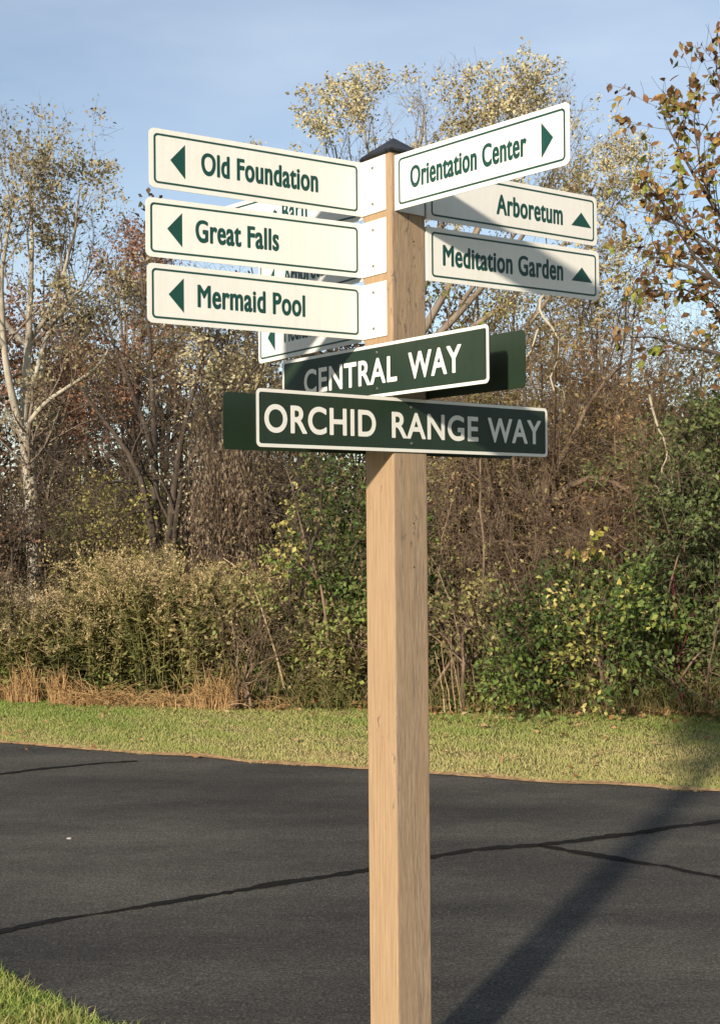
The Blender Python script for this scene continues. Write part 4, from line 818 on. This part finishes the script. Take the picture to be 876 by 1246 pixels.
# ---- understory and the far wood, each one mass, shade put into the dark colours
def mass(name, label, px0, px1, d0, d1, hfun, nst, nleaf, size, mat, bark, seed, rst=.02):
    g = np.random.default_rng(seed); x = g.uniform(px0, px1, nst); q = g.uniform(d0, d1, nst); q = np.where((x < 260) & (q < 16.6), q * .45 + 9.6, q); H = np.array([hfun(a) for a in x]) * g.uniform(.55, 1.05, nst)
    P = np.stack([poly([W(a, 700, b)[:2].tolist() + [0], W(a + g.normal(0, 8), 700, b)[:2].tolist() + [h * .55], W(a + g.normal(0, 22), 700, b)[:2].tolist() + [h]], 8, .03, g) for a, b, h in zip(x, q, H)])
    R_ = np.linspace(1, .25, 8)[None] * (rst * g.uniform(.5, 1.4, (nst, 1))); Q, r = level(P, R_, 7, (25, 70), (.35 * H.mean() ** .7, .8 * H.mean() ** .7), .2, (0, 0, .08), 5, .12, .5, g); Q2, r2 = level(Q, r, 3, (25, 70), (.2, .5), .2, (0, 0, 0), 4, .1, .6, g)
    A, D = anchors(np.concatenate([Q2]), int(nleaf * .6), .12, g); A1, D1 = anchors(Q, nleaf - int(nleaf * .6), .16, g)
    st = Geo(); st.add(*tubes(P, R_, 4)); st.add(*tubes(Q, r, 3)); st.add(*tubes(Q2, r2, 3)); o = st.build(name, bark); tag(o, label, kind='stuff')
    gl = Geo(); leaves(gl, np.concatenate([A, A1]), np.concatenate([D, D1]), size, .6, g, seed=seed); tag(gl.build('leaves', mat, o), kind='stuff')
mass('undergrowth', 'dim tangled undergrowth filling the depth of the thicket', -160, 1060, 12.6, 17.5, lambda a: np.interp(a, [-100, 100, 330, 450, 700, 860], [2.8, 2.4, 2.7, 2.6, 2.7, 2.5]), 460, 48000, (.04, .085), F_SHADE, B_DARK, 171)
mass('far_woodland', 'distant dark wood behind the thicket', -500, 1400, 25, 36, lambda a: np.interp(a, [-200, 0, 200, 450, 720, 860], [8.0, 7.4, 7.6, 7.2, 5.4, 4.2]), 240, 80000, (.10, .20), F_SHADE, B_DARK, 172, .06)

g = np.random.default_rng(173); n = 200; az = np.where(g.random(n) < .5, g.uniform(RAD(140), RAD(215), n), g.uniform(RAD(215), RAD(400), n)); rr_ = g.uniform(48, 80, n); H = g.uniform(7, 12.5, n) * rr_ / 62  # unseen ring of trees, added to cut the low skylight from behind the camera
P = np.stack([np.stack([np.cos(az) * rr_ + g.normal(0, .5, n) * t, np.sin(az) * rr_ + g.normal(0, .5, n) * t, H * t], 1) for t in np.linspace(0, 1, 8)], 1); R_ = np.linspace(.2, .05, 8)[None].repeat(n, 0)
Q, r = level(P, R_, 10, (30, 70), (1.5, 4), .2, (0, 0, .1), 5, .1, .5, g); A, D = anchors(Q, 26000, .5, g)
st = Geo(); st.add(*tubes(P, R_, 5)); st.add(*tubes(Q, r, 3)); o = tag(st.build('sky_blocking_wood', B_DARK), 'unseen autumn wood added round the back to block low sky light', kind='stuff'); gl = Geo(); leaves(gl, A, D, (.5, 1.1), .65, g); tag(gl.build('leaves', F_OLIVE, o), kind='stuff')

# ---- lawn, verge, litter
farx, fary = farR[:, 0], farR[:, 1]
def bladefield(name, label, P, h, w, r, mat, g, segs=1, lean=.5):
    n = len(P); th = g.random(n) * 6.283; S = np.stack([np.cos(th), np.sin(th), np.zeros(n)], 1); D = nrm(np.stack([g.normal(0, lean, n), g.normal(0, lean, n), np.ones(n)], 1)); H = h[:, None]; ww = w[:, None] * .5
    if segs == 1:
        V = np.stack([P - S * ww, P + S * ww, P + D * H], 1).reshape(-1, 3); F = np.arange(3 * n).reshape(-1, 3); rr = r
    else:
        D2 = nrm(D + np.stack([g.normal(0, .6, n), g.normal(0, .6, n), np.full(n, -.25)], 1)); M_ = P + D * H * .55
        V = np.stack([P - S * ww, P + S * ww, M_ + S * ww * .8, M_ - S * ww * .8, M_ + D2 * H * .5], 1).reshape(-1, 3); o = np.arange(n)[:, None] * 5
        F = np.concatenate([o + np.array([[0, 1, 2]]), o + np.array([[0, 2, 3]]), o + np.array([[3, 2, 4]])], 1).reshape(-1, 3); rr = np.repeat(r, 3)
    gg = Geo(); gg.add(V, F, rr); return tag(gg.build(name, mat), label, kind='stuff')
F_LAWN = leafmat('lawn_blade', [(.56, .40, .20), (.52, .44, .19), (.42, .40, .14), (.30, .35, .085), (.17, .27, .05)], trans=.2)
g = np.random.default_rng(181); N = 200000
X = g.uniform(-5.6, 5.0, N); e = np.interp(X, farx, fary); pxa = 438 + F_PX * (X - CAM[0]) / 10.5; fy = front(pxa) + CAM[1] + .45
u = g.random(N); Y = e + .012 + .03 * vnoise(np.stack([X, X * 0, X * 0], 1), 9, 2) * (u < .1) + (fy - e) * u ** 1.25
Pp = np.stack([X, Y, np.zeros(N)], 1); patch = vnoise(Pp * np.array([.7, 1.6, 0]), 1.6, 7); fine = vnoise(Pp, 7.0, 8)
leftg = np.clip((-X - 1.2) / 3, 0, 1) * np.clip((u - .35) / .4, 0, 1)
r = np.clip(.44 + .24 * u + .12 * patch + .10 * fine + .30 * leftg + g.normal(0, .16, N), 0, 1)
h = g.uniform(.012, .028, N) * (1 + .25 * fine) * np.where(u < .06, 1.25, 1); r = np.where(u < .03, np.clip(r - .25 + .1 * fine, 0, 1), r)
bladefield('lawn_grass', 'mown olive green lawn strip between the road and the thicket', Pp, np.maximum(h, .01), np.full(N, .0055), r, F_LAWN, g, 1, .55)
F_VERGE = leafmat('verge_blade', [(.52, .42, .20), (.42, .40, .13), (.28, .34, .075), (.17, .27, .045), (.11, .19, .035)], trans=.25)
g = np.random.default_rng(182); nx, ny = nearR[:, 0], nearR[:, 1]
def verge(N, x0, x1, back):
    X = g.uniform(x0, x1, N); e = np.interp(X, nx, ny); u = g.random(N); Y = e - .005 - back * u ** 1.1 + .02 * g.normal(0, 1, N) * (u < .08); P = np.stack([X, Y, np.zeros(N)], 1)
    r = np.clip(.52 + .14 * vnoise(P, 5, 3) + g.normal(0, .2, N), 0, 1); h = g.uniform(.022, .055, N) * (1 + .25 * vnoise(P, 8, 5)); h = np.where(g.random(N) < .03, h * 1.6, h); return P, np.maximum(h, .015), r
a = verge(26000, -2.2, -.25, .95); b = verge(26000, -4.5, 3.0, 2.2)
P_ = np.concatenate([a[0], b[0]]); keep = np.linalg.norm(P_[:, :2] - CAM[:2], axis=1) > .7
bladefield('verge_grass', 'bright green roadside grass in the near corner around the post', P_[keep], np.concatenate([a[1], b[1]])[keep], g.uniform(.003, .0058, keep.sum()), np.concatenate([a[2], b[2]])[keep], F_VERGE, g, 2, .5)
# fallen leaves
F_LITTER = leafmat('fallen_leaf', [(.17, .08, .035), (.30, .15, .06), (.42, .25, .12), (.36, .28, .14)])
g = np.random.default_rng(183); n = 1500; px = g.uniform(-60, 960, n); keep = (px > 290) | (g.random(n) < .25); px = px[keep]; n = len(px)
cl = vnoise(np.stack([px / 60, px * 0, px * 0], 1), 1.5, 9); d_ = front(px) + .02 + g.gamma(1.5, .10, n) - .10 * (cl > .2) * g.random(n)
P_ = np.array([[*W(a, 700, q)[:2], g.uniform(.012, .05)] for a, q in zip(px, d_)]); gl = Geo(); leaves(gl, P_, g.normal(0, 1, (n, 3)) * np.array([1, 1, .25]), (.035, .085), .6, g, upb=1.5)
tag(gl.build('fallen_leaves', F_LITTER), 'tan fallen leaves along the foot of the thicket', kind='stuff')
n = 260; px = g.uniform(-40, 920, n); d_ = front(px) - .1 - g.random(n) ** 2 * 2.6; P_ = np.array([[*W(a, 700, q)[:2], g.uniform(.02, .035)] for a, q in zip(px, d_)]); gl = Geo(); leaves(gl, P_, g.normal(0, 1, (n, 3)) * np.array([1, 1, .2]), (.03, .065), .6, g, upb=1.5)
tag(gl.build('scattered_leaves', F_LITTER), 'dry leaves scattered thinly over the lawn', kind='stuff')
# one pale pebble on the asphalt
bm = bmesh.new(); bmesh.ops.create_icosphere(bm, subdivisions=2, radius=.009)
for v in bm.verts: v.co = Vector((v.co.x * 1.5, v.co.y, v.co.z * .6)) * (1 + .12 * math.sin(v.co.x * 380 + v.co.y * 250))
me = bpy.data.meshes.new('pebble'); bm.to_mesh(me); bm.free(); pb = link('pebble', me, plain('pale_stone', (.36, .34, .30), .8)); pb.location = (*G(84, 1024)[:2], .014); tag(pb, 'small pale pebble lying on the asphalt above the long crack', 'pebble')
